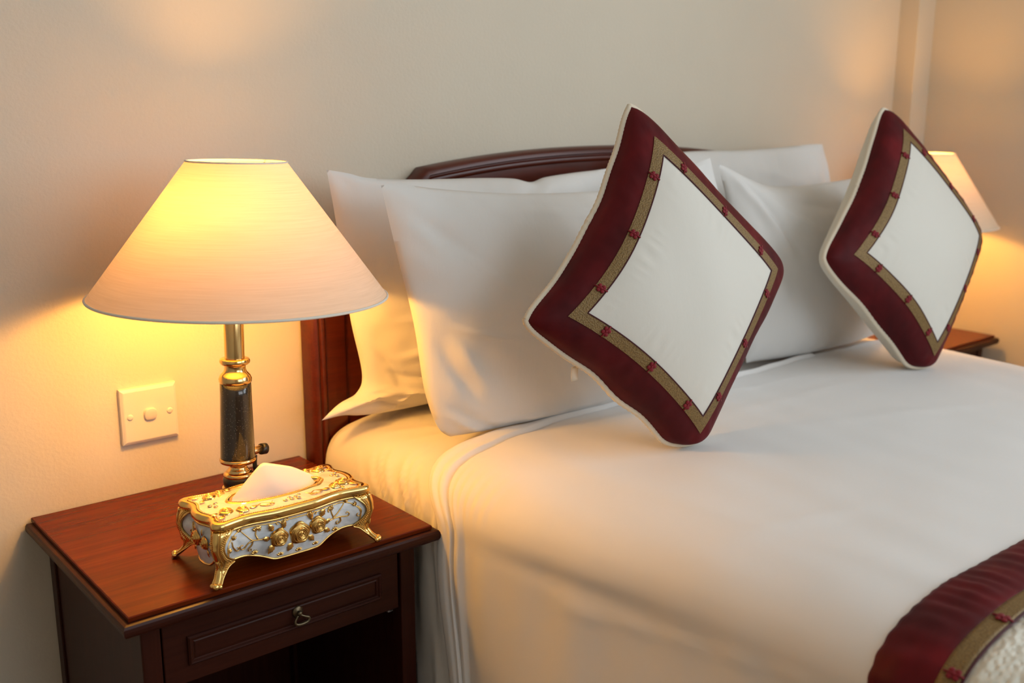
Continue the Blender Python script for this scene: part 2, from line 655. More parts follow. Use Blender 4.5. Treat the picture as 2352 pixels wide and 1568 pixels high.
# ------------------------------------------------------------------ bed: base, mattress, sheet, cover
BX0, BX1 = .100, 1.455
BXC = (BX0+BX1)/2
bb = hb
for nm, a in (('side_rail', (BX0+.05, BX0+.075, -1.93, -.06, .12, .30)), ('side_rail', (BX1-.075, BX1-.05, -1.93, -.06, .12, .30)), ('foot_rail', (BX0+.05, BX1-.05, -1.955, -1.93, .12, .30)), ('platform', (BX0+.075, BX1-.075, -1.93, -.06, .26, .28))):
    mesh_obj(nm, *box(*a, .004), M['wood'], bb, smooth=False)
for x in (BX0+.08, BX1-.14):
    for y in (-.14, -1.90):
        mesh_obj('leg', *box(x, x+.06, y, y+.06, 0, .13, .003), M['wood'], bb, smooth=False)
V, F = box(BX0+.092, BX1-.092, -1.93, -.055, .31, .596, .05, 5)
mt = mesh_obj('mattress', V, F, M['sheet'], loc=(BXC, -1.0, .30))
tag(mt, 'thick white mattress wrapped in the sheet and cover', 'mattress')

ZT = .6245
PROF = [(.60, 0), (.30, 0), (.16, .0005), (.115, -.003), (.075, -.009), (.040, -.020), (.015, -.038), (.004, -.060), (.003, -.080), (.0035, -.094), (.0035, -.112), (.003, -.17), (.002, -.26), (-.002, -.40), (-.003, -.57)]
PROF_SH = [(.60, -.004), (.30, -.004), (.16, -.005), (.10, -.008), (.055, -.016), (.026, -.032), (.010, -.055), (.003, -.085), (.000, -.13), (.000, -.20), (.002, -.40), (.004, -.56)]


def drape(prof, ys, edge, ncol, disp, zt=ZT, half=None, shift=None):
    """cloth over the bed: cross-section prof(dx from edge, dz) mirrored at the bed's middle.
    returns V (rows=ys, cols) and the array of profile parameters"""
    P = spline(prof, ncol)               # from the middle outwards
    rows = []
    for y in ys:
        e = edge(y)
        w = (2*BXC-BX0*2)/2.0
        scale = np.where(P[:, 0] > .3, (BXC-e-.3)/.3, 1.0)
        dx = np.where(P[:, 0] > .3, .3+(P[:, 0]-.3)*scale, P[:, 0])
        xl = e+dx
        z = zt+P[:, 1]
        left = np.stack([xl, np.full(ncol, y), z], 1)[::-1]
        right = left[::-1].copy()
        right[:, 0] = 2*BXC-right[:, 0]
        rows.append(np.vstack([left, right[1:]]))
    V = np.array(rows)
    # normals by finite difference
    du = np.gradient(V, axis=1)
    dv = np.gradient(V, axis=0)
    N = np.cross(dv, du)
    N /= np.linalg.norm(N, axis=2)[..., None]+1e-12
    if N[len(ys)//2, V.shape[1]//2, 2] < 0:
        N = -N
    h = disp(V)
    V = V+N*h[..., None]
    if shift is not None:
        V = V+shift(V)
    return V, N


def edge_duvet(y):
    return .110+.058*float(sstep(-.42, -1.0, y))


# the sheet on the mattress at the head end, with pleats where it hangs beside the nightstand
ys = np.r_[np.linspace(-.0415, -.43, 150)]


def disp_sheet(V):
    x, y, z = V[..., 0], V[..., 1], V[..., 2]
    side = sstep(.60, .52, z)
    left = (x < BXC)
    h = .0016*noise2(x*1.0, y, 3, 4.0)*(1-side)
    # folds running down the side, fanning from the corner of the nightstand
    ph = (y+.10*(.62-z))*2*PI/.034
    h = h+side*left*.0028*np.sin(ph+1.2*np.sin(ph*.37))*sstep(-.16, -.30, y)
    ph2 = (y+.75*(.62-z)+2.2*(.62-z)**2)*2*PI/.030
    sh_ = np.sin(ph2+1.5*np.sin(ph2*.37+1.0))
    h = h+left*.0042*sstep(.620, .575, z)*np.where(sh_ > 0, sh_**1.5 if False else np.abs(sh_)**1.6, -.35*np.abs(sh_))*np.exp(-((y+.27)/.10)**2)*sstep(.46, .54, z)
    h = h+left*sstep(.50, .42, z)*.004*np.sin((y)*2*PI/.05)*sstep(-.25, -.33, y)
    # rounded end beside the wall
    end = sstep(-.078, -.0415, y)
    h = h-.012*end**2
    # creases on the top near the pillow corner
    for (x0, y0, x1, y1, w, a) in ((.14, -.13, .30, -.26, .010, .0022), (.16, -.20, .34, -.30, .008, .0020), (.13, -.06, .24, -.16, .012, .0018)):
        d = np.array([x1-x0, y1-y0])
        L = d@d
        t = np.clip(((x-x0)*d[0]+(y-y0)*d[1])/L, 0, 1)
        dd = np.hypot(x-x0-t*d[0], y-y0-t*d[1])
        h = h+a*np.exp(-(dd/w)**2)*np.sin(PI*np.clip(t, .02, .98))
    return h


Vs, Ns = drape(PROF_SH, ys, lambda y: .099+.035*float(sstep(-.372, -.425, y)), 120, disp_sheet)
sh = mesh_obj('bed_sheet', Vs.reshape(-1, 3), grid_faces(*Vs.shape[:2]), M['sheet'], loc=(BXC, -.27, .03))
tag(sh, 'smooth white bed sheet under the pillows at the head of the bed', 'bed sheet')

# the top cover
YH = -.318
ys = YH-np.r_[np.linspace(0, .16, 110, endpoint=False), np.linspace(.16, 1.66, 150)]


def disp_duvet(V):
    x, y, z = V[..., 0], V[..., 1], V[..., 2]
    side = sstep(.60, .48, z)
    h = .006+.0022*noise2(x, y, 11, 2.2)+.0009*noise2(x*1.3, y*.7, 12, 7.0)
    h = h+side*(.0045*noise2(y*1.0, z*.25, 13, 3.0)+.002*noise2(y, z*.3, 14, 9.0))
    # a turned hem band along the head edge, its stitched line runs beside the edge and down the side
    dl = .006+.030*sstep(.42, .16, x)*(x < BXC)
    near = (x < BXC+.3)
    ye = y-YH
    h = h+near*(.0040*sstep(-dl-.0035, -dl+.0015, ye)-.0045*np.exp(-((ye+dl+.004)/.0035)**2))
    left = (x < BXC)*sstep(.60, .55, z)
    h = h+left*(.0014*np.exp(-((ye+.016)/.006)**2)+.0016*np.exp(-((ye+.066)/.012)**2)-.0012*np.exp(-((ye+.090)/.012)**2))
    h = h-(x < BXC)*.0038*np.exp(-((y+.65)/.13)**2)*np.exp(-((z-.536)/.014)**2)
    h = h+(x < BXC)*.0008*np.sin(ye*2*PI/.019+3*np.sin(ye*21))*np.exp(-((z-.585)/.022)**2)*sstep(-.42, -.05, ye)
    # the hanging side swings outwards a little clear of the nightstand
    h = h+.045*sstep(.57, .10, z)*sstep(-.43, -.62, y)
    # pressed line low on the side and along the mattress edge
    zl = .505+.031*np.clip((-.62-y)/.29, 0, 1.2)
    h = h+(x < BXC)*sstep(-.60, -.63, y)*(.0016*np.exp(-((z-zl)/.003)**2)+.0012*np.exp(-((z-zl+.008)/.003)**2))
    # long soft creases
    for (x0, y0, x1, y1, w, a) in ((.22, -.36, .95, -.40, .012, .0025), (.30, -.46, 1.2, -.50, .02, .0016), (.55, -.55, 1.1, -.75, .02, .0016), (.20, -.78, .50, -.86, .016, .0015)):
        d = np.array([x1-x0, y1-y0])
        L = d@d
        t = np.clip(((x-x0)*d[0]+(y-y0)*d[1])/L, 0, 1)
        dd = np.hypot(x-x0-t*d[0], y-y0-t*d[1])
        h = h+a*np.exp(-(dd/w)**2)*np.sin(PI*np.clip(t, .02, .98))
    # the turned head edge is a little thicker
    h = h+.003*np.exp(-((y-YH+.006)/.010)**2)
    return h


def shift_duvet(V):
    z, y = V[..., 2], V[..., 1]
    s = sstep(.632, .54, z)
    k = np.exp(-((y-YH)/.10)**2)
    out = np.zeros_like(V)
    out[..., 1] = -k*(.070*s+.055*sstep(.55, .10, z))
    return out


Vd, Nd = drape(PROF, ys, edge_duvet, 150, disp_duvet, shift=shift_duvet)
dv = mesh_obj('top_cover', Vd.reshape(-1, 3), grid_faces(*Vd.shape[:2]), M['duvet'], loc=(BXC, -1.1, .06))
tag(dv, 'white cotton top cover spread over the bed and hanging to the floor', 'bed cover')
md = dv.modifiers.new('thickness', 'SOLIDIFY')
md.thickness = .005
md.offset = -1

# the runner across the foot of the bed
RY0 = -1.022
run = thing('bed_runner', 'burgundy and gold bordered quilted runner across the lower bed', 'bed runner', (BXC, -1.4, .64))
prof_run = [p for p in PROF if p[1] > -.30]+[(-.003, -.30)]


def runner_band(ya, yb, nrow, off, ripple, mat, name, bulge=0.0):
    yv = np.linspace(ya, yb, nrow)

    def disp(V):
        x, y, z = V[..., 0], V[..., 1], V[..., 2]
        w = (y-ya)/(yb-ya)
        s = np.cumsum(np.r_[0, np.linalg.norm(np.diff(V[0], axis=0), axis=1)])[None, :]
        s = np.broadcast_to(s, x.shape)
        h = off+.0085+bulge*np.sin(PI*np.clip(w, 0, 1))**.7
        if ripple:
            r = np.sin(s*2*PI/.021+1.6*np.sin(s*31)+y*18)+.6*np.sin(s*2*PI/.034+y*30+1.0)
            r = r*(.45+.75*np.abs(noise2(s*1.0, y*0, 77, 5.0)))+.5*noise2(s, y*2.2, 78, 14.0)
            h = h+ripple*r*np.sin(PI*np.clip(w*.9+.1, 0, 1))
        return h

    def shift(V):
        out = np.zeros_like(V)
        if ripple:
            s = np.cumsum(np.r_[0, np.linalg.norm(np.diff(V[0], axis=0), axis=1)])[None, :]
            w = (V[..., 1]-ya)/(yb-ya)
            out[..., 1] = .0007*(np.sin(s*2*PI/.021+1.6*np.sin(s*31))+1.2*noise2(s, s*0, 79, 6.0))*np.clip(1-w*2.5, 0, 1)
        return out
    Vr, Nr = drape(prof_run, yv, edge_duvet, 220, disp, shift=shift)
    o = mesh_obj(name, Vr.reshape(-1, 3), grid_faces(*Vr.shape[:2]), mat, run)
    sm = o.modifiers.new('thickness', 'SOLIDIFY')
    sm.thickness = .004
    sm.offset = -1
    return o, Vr, Nr


b1, _, _ = runner_band(RY0, RY0-.066, 16, 0, .0011, M['burgundy'], 'border', .005)
b1['label'] = 'gathered burgundy satin border'
b2, Vrb, Nrb = runner_band(RY0-.063, RY0-.084, 6, .0015, 0, M['ribbon'], 'braid')
b2['label'] = 'flat gold braid'
b3, _, _ = runner_band(RY0-.084, RY0-.0865, 4, .0017, 0, M['maroon'], 'cord')
b4, _, _ = runner_band(RY0-.085, RY0-.62, 40, .0, 0, M['quilt'], 'quilted_field', .003)
b4['label'] = 'white quilted satin centre'
b5, _, _ = runner_band(RY0-.62, RY0-.641, 6, .0015, 0, M['ribbon'], 'braid')
b6, _, _ = runner_band(RY0-.638, RY0-.704, 16, 0, .0011, M['burgundy'], 'border', .005)


def frame_matrix(p, n, t):
    n = n/np.linalg.norm(n)
    t = t-n*(t@n)
    t /= np.linalg.norm(t)
    b = np.cross(n, t)
    return Matrix(((t[0], b[0], n[0], p[0]), (t[1], b[1], n[1], p[1]), (t[2], b[2], n[2], p[2]), (0, 0, 0, 1)))


def flower_mesh(r=.0052):
    """a four petalled knot of red cord with a bar through it; lies in xy, normal z"""
    mb = MB()
    for k in range(4):
        a = PI/4+k*PI/2
        mb.add(*ball((r*.85*math.cos(a), r*.85*math.sin(a), .0008), r*.66, 8, 6, (1, 1, .45)))
    mb.add(*ball((0, 0, .0016), r*.45, 8, 6, (1, 1, .6)))
    mb.add(*tube([(-r*2.0, 0, .0008), (-r, 0, .0014), (r, 0, .0014), (r*2.0, 0, .0008)], r*.24, 6))
    return mb.out()


FLOWER = None


def add_flower(parent, p, n, t, k=1.0):
    global FLOWER
    base = BASE[parent.name]
    Mx = frame_matrix(np.asarray(p)-base, np.asarray(n), np.asarray(t))
    if k != 1.0:
        Mx = Mx @ Matrix.Scale(k, 4)
    if FLOWER is None:
        me = bpy.data.meshes.new('flower_knot')
        Vf, Ff = flower_mesh()
        me.from_pydata(np.asarray(Vf).tolist(), [], Ff)
        me.polygons.foreach_set('use_smooth', [True]*len(me.polygons))
        me.materials.append(M['red'])
        FLOWER = me
    o = bpy.data.objects.new('flower_knot', FLOWER)
    COL.objects.link(o)
    o.parent = parent
    o.matrix_local = Mx
    return o


_r = Vrb.shape[0]//2
_L = np.r_[0, np.cumsum(np.linalg.norm(np.diff(Vrb[_r], axis=0), axis=1))]
for s in np.arange(.10, _L[-1], .094):
    i = int(np.argmin(abs(_L-s)))
    if 1 < i < Vrb.shape[1]-2:
        add_flower(run, Vrb[_r, i]+Nrb[_r, i]*.0006, Nrb[_r, i], np.array([0, 1.0, 0]), 1.0)

# ------------------------------------------------------------------ pillows
def coons(Lp, Tp, Rp, Bp, nu, nv):
    """boundary polylines: left and right bottom->top, top and bottom left->right"""
    L = spline(Lp, nv)
    Rr = spline(Rp, nv)
    Tt = spline(Tp, nu)
    B = spline(Bp, nu)
    u = np.linspace(0, 1, nu)[None, :, None]
    v = np.linspace(0, 1, nv)[:, None, None]
    S = (1-v)*B[None]+v*Tt[None]+(1-u)*L[:, None]+u*Rr[:, None]
    S = S-((1-u)*(1-v)*B[0]+u*(1-v)*B[-1]+(1-u)*v*Tt[0]+u*v*Tt[-1])
    return S


def shell(S, front, back, n):
    """closed shell over grid S: front/back thickness arrays along n"""
    nv, nu = S.shape[:2]
    A = S+front[..., None]*n
    B = S-back[..., None]*n
    V = A.reshape(-1, 3).tolist()
    idx = np.zeros((nv, nu), int)
    for i in range(nv):
        for j in range(nu):
            if i in (0, nv-1) or j in (0, nu-1):
                idx[i, j] = i*nu+j
            else:
                idx[i, j] = len(V)
                V.append(B[i, j].tolist())
    F = grid_faces(nv, nu)
    for i in range(nv-1):
        for j in range(nu-1):
            F.append((idx[i, j], idx[i+1, j], idx[i+1, j+1], idx[i, j+1]))
    return V, F


def crease(u, v, L):
    h = np.zeros(np.broadcast(u, v).shape)
    for (u0, v0, u1, v1, w, a) in L:
        d = np.array([u1-u0, v1-v0])
        t = np.clip(((u-u0)*d[0]+(v-v0)*d[1])/(d@d), 0, 1)
        dd = np.hypot(u-u0-t*d[0], v-v0-t*d[1])
        h = h+a*np.exp(-(dd/w)**2)*(.35+.65*np.sin(PI*np.clip(t, .02, .98)))
    return h


def pillow(name, label, L, Tp, Rp, B, tf, tb, creases, seed, group=None, q=.60, nrm=(0, -1, .10), pk=(2.2, 2.2), low=.85):
    nu, nv = 120, 90
    S = coons(L, Tp, Rp, B, nu, nv)
    u = np.linspace(0, 1, nu)[None, :]
    v = np.linspace(0, 1, nv)[:, None]
    vv = v**low
    pf = ((1-abs(2*u-1)**pk[0])*(1-abs(2*vv-1)**pk[1]))
    pf = np.clip(pf, 0, 1)**q
    x, z = S[..., 0], S[..., 2]
    wr = .0026*noise2(x, z, seed, 3.0)+.0012*noise2(x, z*.6, seed+1, 9.0)
    rim = np.exp(-(np.minimum(np.minimum(u, 1-u), np.minimum(v, 1-v))/.10))
    ru = .0022*noise2(x, z, seed+2, 16.0)*rim
    inner = sstep(0, .06, np.minimum(np.minimum(u, 1-u), np.minimum(v, 1-v)))
    fr = tf*pf+(wr+ru)*inner+crease(u, v, creases)*inner
    bk = tb*pf+.5*wr*inner
    fr = np.maximum(fr, .0015*inner)
    n = np.array(nrm, float)
    n /= np.linalg.norm(n)
    V, F = shell(S, fr, bk, n)
    V = np.array(V)
    zmin = .6285
    # soft contact with the bed
    low_ = V[:, 2] < zmin+.012
    V[low_, 2] = zmin+.012*np.exp((V[low_, 2]-zmin-.012)/.012)
    c = V.mean(0)
    o = mesh_obj(name, V, F, M['pillow'], loc=(c[0], c[1], V[:, 2].min()), sharp=75)
    return tag(o, label, 'pillow', group)


pillow('pillow', 'white pillow at the back left, its corner beside the near lampshade',
       [(.071, -.112, .640), (.102, -.111, .660), (.136, -.110, .672), (.149, -.109, .703), (.133, -.106, .792), (.122, -.104, .887), (.112, -.102, .969), (.103, -.100, 1.029)],
       [(.103, -.100, 1.029), (.141, -.100, 1.022), (.18, -.1, 1.013), (.271, -.101, 1.007), (.396, -.101, 1.004), (.470, -.101, 1.000), (.512, -.101, .992), (.545, -.101, .999), (.61, -.101, 1.004), (.69, -.101, 1.008), (.745, -.101, 1.014)],
       [(.745, -.111, .640), (.742, -.108, .75), (.738, -.105, .88), (.745, -.101, 1.014)],
       [(.071, -.112, .640), (.113, -.111, .640), (.161, -.111, .630), (.278, -.111, .628), (.5, -.111, .628), (.745, -.111, .640)],
       .074, .050,
       [(.015, .02, .09, .15, .020, .013), (.03, .18, .30, .12, .014, .008), (.08, .30, .30, .38, .016, .007), (.06, .24, .28, .21, .011, -.008), (.10, .45, .36, .52, .016, .005), (.05, .12, .22, .03, .012, -.008), (.14, .16, .17, .02, .010, .007), (.20, .30, .40, .27, .014, -.005), (.12, .60, .30, .66, .018, .004), (.03, .34, .10, .20, .012, -.006), (.62, 1.0, .50, .74, .020, -.008), (.66, 1.0, .58, .78, .020, .008)], 21)
pillow('pillow', 'white pillow at the back right, rising behind the white cushion panels',
       [(.775, -.111, .640), (.78, -.108, .75), (.785, -.105, .88), (.780, -.1, 1.022)],
       [(.780, -.1, 1.022), (.90, -.1, 1.033), (1.0, -.1, 1.034), (1.10, -.1, 1.032), (1.247, -.1, 1.035), (1.35, -.1, 1.039), (1.392, -.100, 1.038)],
       [(1.43, -.111, .640), (1.445, -.108, .75), (1.43, -.104, .90), (1.418, -.102, .975), (1.392, -.1, 1.038)],
       [(.775, -.111, .640), (1.0, -.111, .628), (1.25, -.111, .628), (1.43, -.111, .640)],
       .070, .045, [(.5, .9, .75, .8, .03, .004), (.92, .75, .99, .97, .02, -.004), (.6, .75, .8, .72, .03, -.003)], 31)
pillow('pillow', 'large white pillow standing in front at the left, catching the lamp light',
       [(.190, -.292, .632), (.168, -.289, .655), (.152, -.280, .712), (.145, -.265, .813), (.126, -.248, .929), (.113, -.236, 1.013)],
       [(.113, -.236, 1.013), (.147, -.236, 1.013), (.208, -.237, 1.004), (.289, -.239, .995), (.376, -.240, .988), (.50, -.240, .984), (.60, -.240, .986), (.70, -.238, .998), (.79, -.235, 1.019), (.838, -.234, 1.030)],
       [(.880, -.292, .634), (.880, -.275, .747), (.862, -.253, .890), (.855, -.244, .958), (.838, -.234, 1.030)],
       [(.190, -.292, .632), (.253, -.292, .627), (.427, -.293, .625), (.583, -.294, .625), (.75, -.292, .627), (.880, -.292, .634)],
       .078, .070,
       [(.0, .95, .16, .70, .03, -.006), (.03, .40, .10, .16, .014, -.007), (.06, .42, .12, .22, .014, .005), (.015, .14, .09, .01, .010, .008), (.04, .16, .12, .04, .008, -.006), (.06, .46, .20, .40, .012, .004), (.10, .08, .30, .045, .010, .004), (.30, .975, .62, .93, .010, .0025), (.40, .90, .85, .86, .012, .002), (.55, .96, .90, .92, .010, -.002), (.25, .93, .80, .90, .022, .003), (.10, .78, .22, .60, .012, .0022), (.2, .06, .5, .05, .02, .003), (.92, .98, .84, .72, .03, .007)], 41)
pillow('pillow', 'white pillow in front at the right, tucked behind the far cushion',
       [(.905, -.291, .636), (.903, -.275, .747), (.897, -.262, .83), (.885, -.248, .932), (.861, -.235, 1.017)],
       [(.861, -.235, 1.017), (.890, -.236, 1.010), (.94, -.239, .990), (1.002, -.242, .972), (1.101, -.243, .966), (1.20, -.243, .968), (1.304, -.242, .973), (1.40, -.240, .985)],
       [(1.415, -.291, .636), (1.42, -.275, .747), (1.405, -.255, .88), (1.40, -.240, .985)],
       [(.905, -.291, .636), (1.0, -.292, .628), (1.10, -.293, .625), (1.25, -.293, .625), (1.415, -.291, .636)],
       .082, .070,
       [(.02, .97, .18, .62, .028, .009), (.08, .95, .22, .60, .026, -.007), (.18, .88, .40, .70, .03, .004), (.3, .9, .6, .84, .03, -.004), (.05, .70, .14, .35, .03, .004)], 51)

# ------------------------------------------------------------------ cushions
def cushion(name, label, corners, tf, tb, seed, nrm, concave=(.05, .03, .05, .03), tagpos=None, groove=0.0):
    """corners: top, left, bottom, right in world space (seam plane)"""
    Tc, Lc, Bc, Rc = [np.array(c, float) for c in corners]
    cen = (Tc+Lc+Bc+Rc)/4
    n = np.array(nrm, float)
    n /= np.linalg.norm(n)
    # square parameters: (0,0)=L (1,0)=B (1,1)=R (0,1)=T
    zmin = .6355

    def edge_pt(a, b, t, c):
        p = a+(b-a)*t
        mid = (a+b)/2
        inw = cen-mid
        k = c*np.sin(PI*t)**.75
        return p+inw*k*2

    def S(u, v):
        u = np.asarray(u, float)
        v = np.asarray(v, float)
        f = lambda a, b, t, c: (a+(b-a)*t[..., None])+((cen-(a+b)/2)*2)*(c*np.sin(PI*np.clip(t, 0, 1))**.75)[..., None]
        bot = f(Lc, Bc, u, concave[0])     # L -> B
        top = f(Tc, Rc, u, concave[1])     # T -> R
        lef = f(Lc, Tc, v, concave[2])     # L -> T
        rig = f(Bc, Rc, v, concave[3])     # B -> R
        U, W = u[..., None], v[..., None]
        s = (1-W)*bot+W*top+(1-U)*lef+U*rig-((1-U)*(1-W)*Lc+U*(1-W)*Bc+(1-U)*W*Tc+U*W*Rc)
        cr = (abs(2*u-1)*abs(2*v-1))**7
        ed = np.exp(-np.minimum(np.minimum(u, 1-u), np.minimum(v, 1-v))/.03)
        s = s+(cen-s)*(.009*noise2(u+0*v, v+0*u, seed+3, 3.2)*ed*(1-cr))[..., None]
        return s+(cen-s)*(.085*cr)[..., None]

    def pf(u, v, q=.46, p=2.2):
        return np.clip((1-abs(2*u-1)**p)*(1-abs(2*v-1)**p), 0, 1)**q

    def flat(P):
        P = P.copy()
        low = P[..., 2] < zmin+.02
        P[..., 2] = np.where(low, zmin+.02*np.exp(np.minimum(P[..., 2]-zmin-.02, 0)/.02), P[..., 2])
        return P

    def fine(u, v):
        d = np.minimum(np.minimum(u, 1-u), np.minimum(v, 1-v))
        rim = np.exp(-((d-.055)/.026)**2)
        # puckers run in from the seam
        near_u = np.minimum(u, 1-u) < np.minimum(v, 1-v)
        along = np.where(near_u, v, u)
        pk = np.sin(along*2*PI*9+2.0*np.sin(along*23+seed))*.0013+np.sin(along*2*PI*17+1.3*seed)*.0007
        g = np.exp(-((d-.215)/.035)**2)
        pk2 = np.sin(along*2*PI*21+1.7*np.sin(along*41+seed))*.0009*(.5+.5*np.sin(along*17+seed*2))
        return pk*rim+pk2*g+.0012*noise2(u, v, seed+7, 2.0)*np.clip(d*8, 0, 1)

    def front(u, v, off=0.0):
        u = np.asarray(u, float)
        v = np.asarray(v, float)
        d = np.clip(np.minimum(np.minimum(u, 1-u), np.minimum(v, 1-v))*12, 0, 1)
        h = .004+tf*pf(u, v)+fine(u, v)*d+off
        return flat(S(u, v)+h[..., None]*n)

    def backp(u, v):
        u = np.asarray(u, float)
        v = np.asarray(v, float)
        h = .004+tb*pf(u, v, .40)
        return flat(S(u, v)-h[..., None]*n)

    root = thing(name, label, 'cushion', (Bc[0], Bc[1], zmin), 'burgundy bordered cushions on the bed')

    def ring(m0, m1, na, nc, off0, off1):
        """square ring between margins m0<m1, mitred; returns rows across, columns around"""
        rows = []
        for k in np.linspace(0, 1, nc):
            m = m0+(m1-m0)*k
            a = np.linspace(m, 1-m, na, endpoint=False)
            u = np.r_[a, np.full(na, 1-m), 1-a, np.full(na, m)]
            v = np.r_[np.full(na, m), a, np.full(na, 1-m), 1-a]
            o = off0+(off1-off0)*k
            rows.append(front(u, v, o))
        return np.array(rows)

    m1, m2 = .104, .146
    # back, closed by a short wall to the front edge
    nb = 40
    g = np.linspace(0, 1, nb)
    Ub, Vb = np.meshgrid(g, g)
    B_ = backp(Ub, Vb)
    b = mesh_obj('back_panel', B_.reshape(-1, 3), grid_faces(nb, nb), M['cream_back'], root)
    b['label'] = 'plain cream backing'
    # corner pinch rows near the seam are dense
    ks = 14
    Rg = ring(0.0, m1, 44, ks, 0, 0)
    o = mesh_obj('border', Rg.reshape(-1, 3), grid_faces(ks, 44*4, closed_c=True), M['burgundy'], root)
    o['label'] = 'burgundy satin border'
    Rg = ring(m1-.004, m2, 44, 5, .0012, .0014)
    o = mesh_obj('braid', Rg.reshape(-1, 3), grid_faces(5, 44*4, closed_c=True), M['ribbon'], root)
    o['label'] = 'flat gold braid'
    a = np.linspace(m2, 1-m2, 60, endpoint=False)
    u = np.r_[a, np.full(60, 1-m2), 1-a, np.full(60, m2)]
    v = np.r_[np.full(60, m2), a, np.full(60, 1-m2), 1-a]
    P = front(u, v, .0012)
    mesh_obj('cord', *tube(np.vstack([P, P[:1]]), .0011, 6, cap=False), M['maroon'], root)
    g = np.linspace(m2, 1-m2, 60)
    Uc, Vc = np.meshgrid(g, g)
    o = mesh_obj('centre_panel', front(Uc, Vc, .0004).reshape(-1, 3), grid_faces(60, 60), M['cream'], root)
    o['label'] = 'plain ivory silk centre'
    # twisted piping round the seam
    na = 150
    a = np.linspace(0, 1, na, endpoint=False)
    u = np.r_[a, np.ones(na), 1-a, np.zeros(na)]
    v = np.r_[np.zeros(na), a, np.ones(na), 1-a]
    P = flat(S(u, v))
    d = P-cen
    d /= np.linalg.norm(d, axis=1)[:, None]
    P = P+d*.001
    L = np.r_[0, np.cumsum(np.linalg.norm(np.diff(P, axis=0), axis=1))]
    rr = .0048+.00045*np.sin(L*2*PI/.006)
    P = np.roll(P, na//2, axis=0)
    P2 = np.vstack([P, P[:3]])
    mesh_obj('piping', *tube(P2, np.r_[rr, rr[:3]], 8), M['piping'], root)
    # flowers, three to a side
    mid = (m1+m2)/2-.002
    for k in range(4):
        for t in (.17, .50, .83):
            a = mid+(1-2*mid)*t
            e = .004
            u, v = [(a, mid), (1-mid, a), (1-a, 1-mid), (mid, 1-a)][k]
            p = front(u, v, .0016)
            du = front(u+e, v)-front(u-e, v)
            dv_ = front(u, v+e)-front(u, v-e)
            nn = np.cross(du, dv_)
            if nn@n < 0:
                nn = -nn
            add_flower(root, p, nn, du if k in (1, 3) else dv_, .95)
    return root, S, front, n


# pose found from the photograph: seam corners top, left, bottom, right
c1, S1, f1, n1 = cushion('cushion', 'ivory cushion with burgundy border leaning on the front left pillow',
        [(.412, -.428, 1.147), (.173, -.460, .839), (.440, -.552, .588), (.699, -.522, .874)], .070, .050, 3, (-.12, -.97, .21), (.055, .035, .10, .04))
c2, S2, f2, n2 = cushion('cushion', 'ivory cushion with burgundy border near the far lamp',
        [(1.148, -.388, 1.140), (.893, -.440, .858), (1.140, -.530, .592), (1.410, -.486, .864)], .070, .068, 5, (-.08, -.962, .262), (.04, .03, .07, .035))
# care tag hanging from the near cushion's lower left seam
p = S1(np.array(.33), np.array(0.0))+np.array([0, .012, -.004])
mb = MB()
w, h = .013, .022
Vt = []
for k, z in enumerate(np.linspace(0, -h, 6)):
    for x in (-w/2, w/2):
        for yo in (0, .0006):
            Vt.append((p[0]+x+.002*k/5, p[1]+yo+.003*math.sin(k/5*2), p[2]+z))
Vt = np.array(Vt).reshape(6, 2, 2, 3)
Vt = np.stack([Vt[:, 0, 0], Vt[:, 1, 0], Vt[:, 1, 1], Vt[:, 0, 1]], 1)
tg = mesh_obj('care_tag', Vt.reshape(-1, 3), grid_faces(6, 4, closed_c=True)+[(0, 1, 2, 3), (20, 21, 22, 23)], M['cream_back'], c1)
tg['label'] = 'small pale care tag'

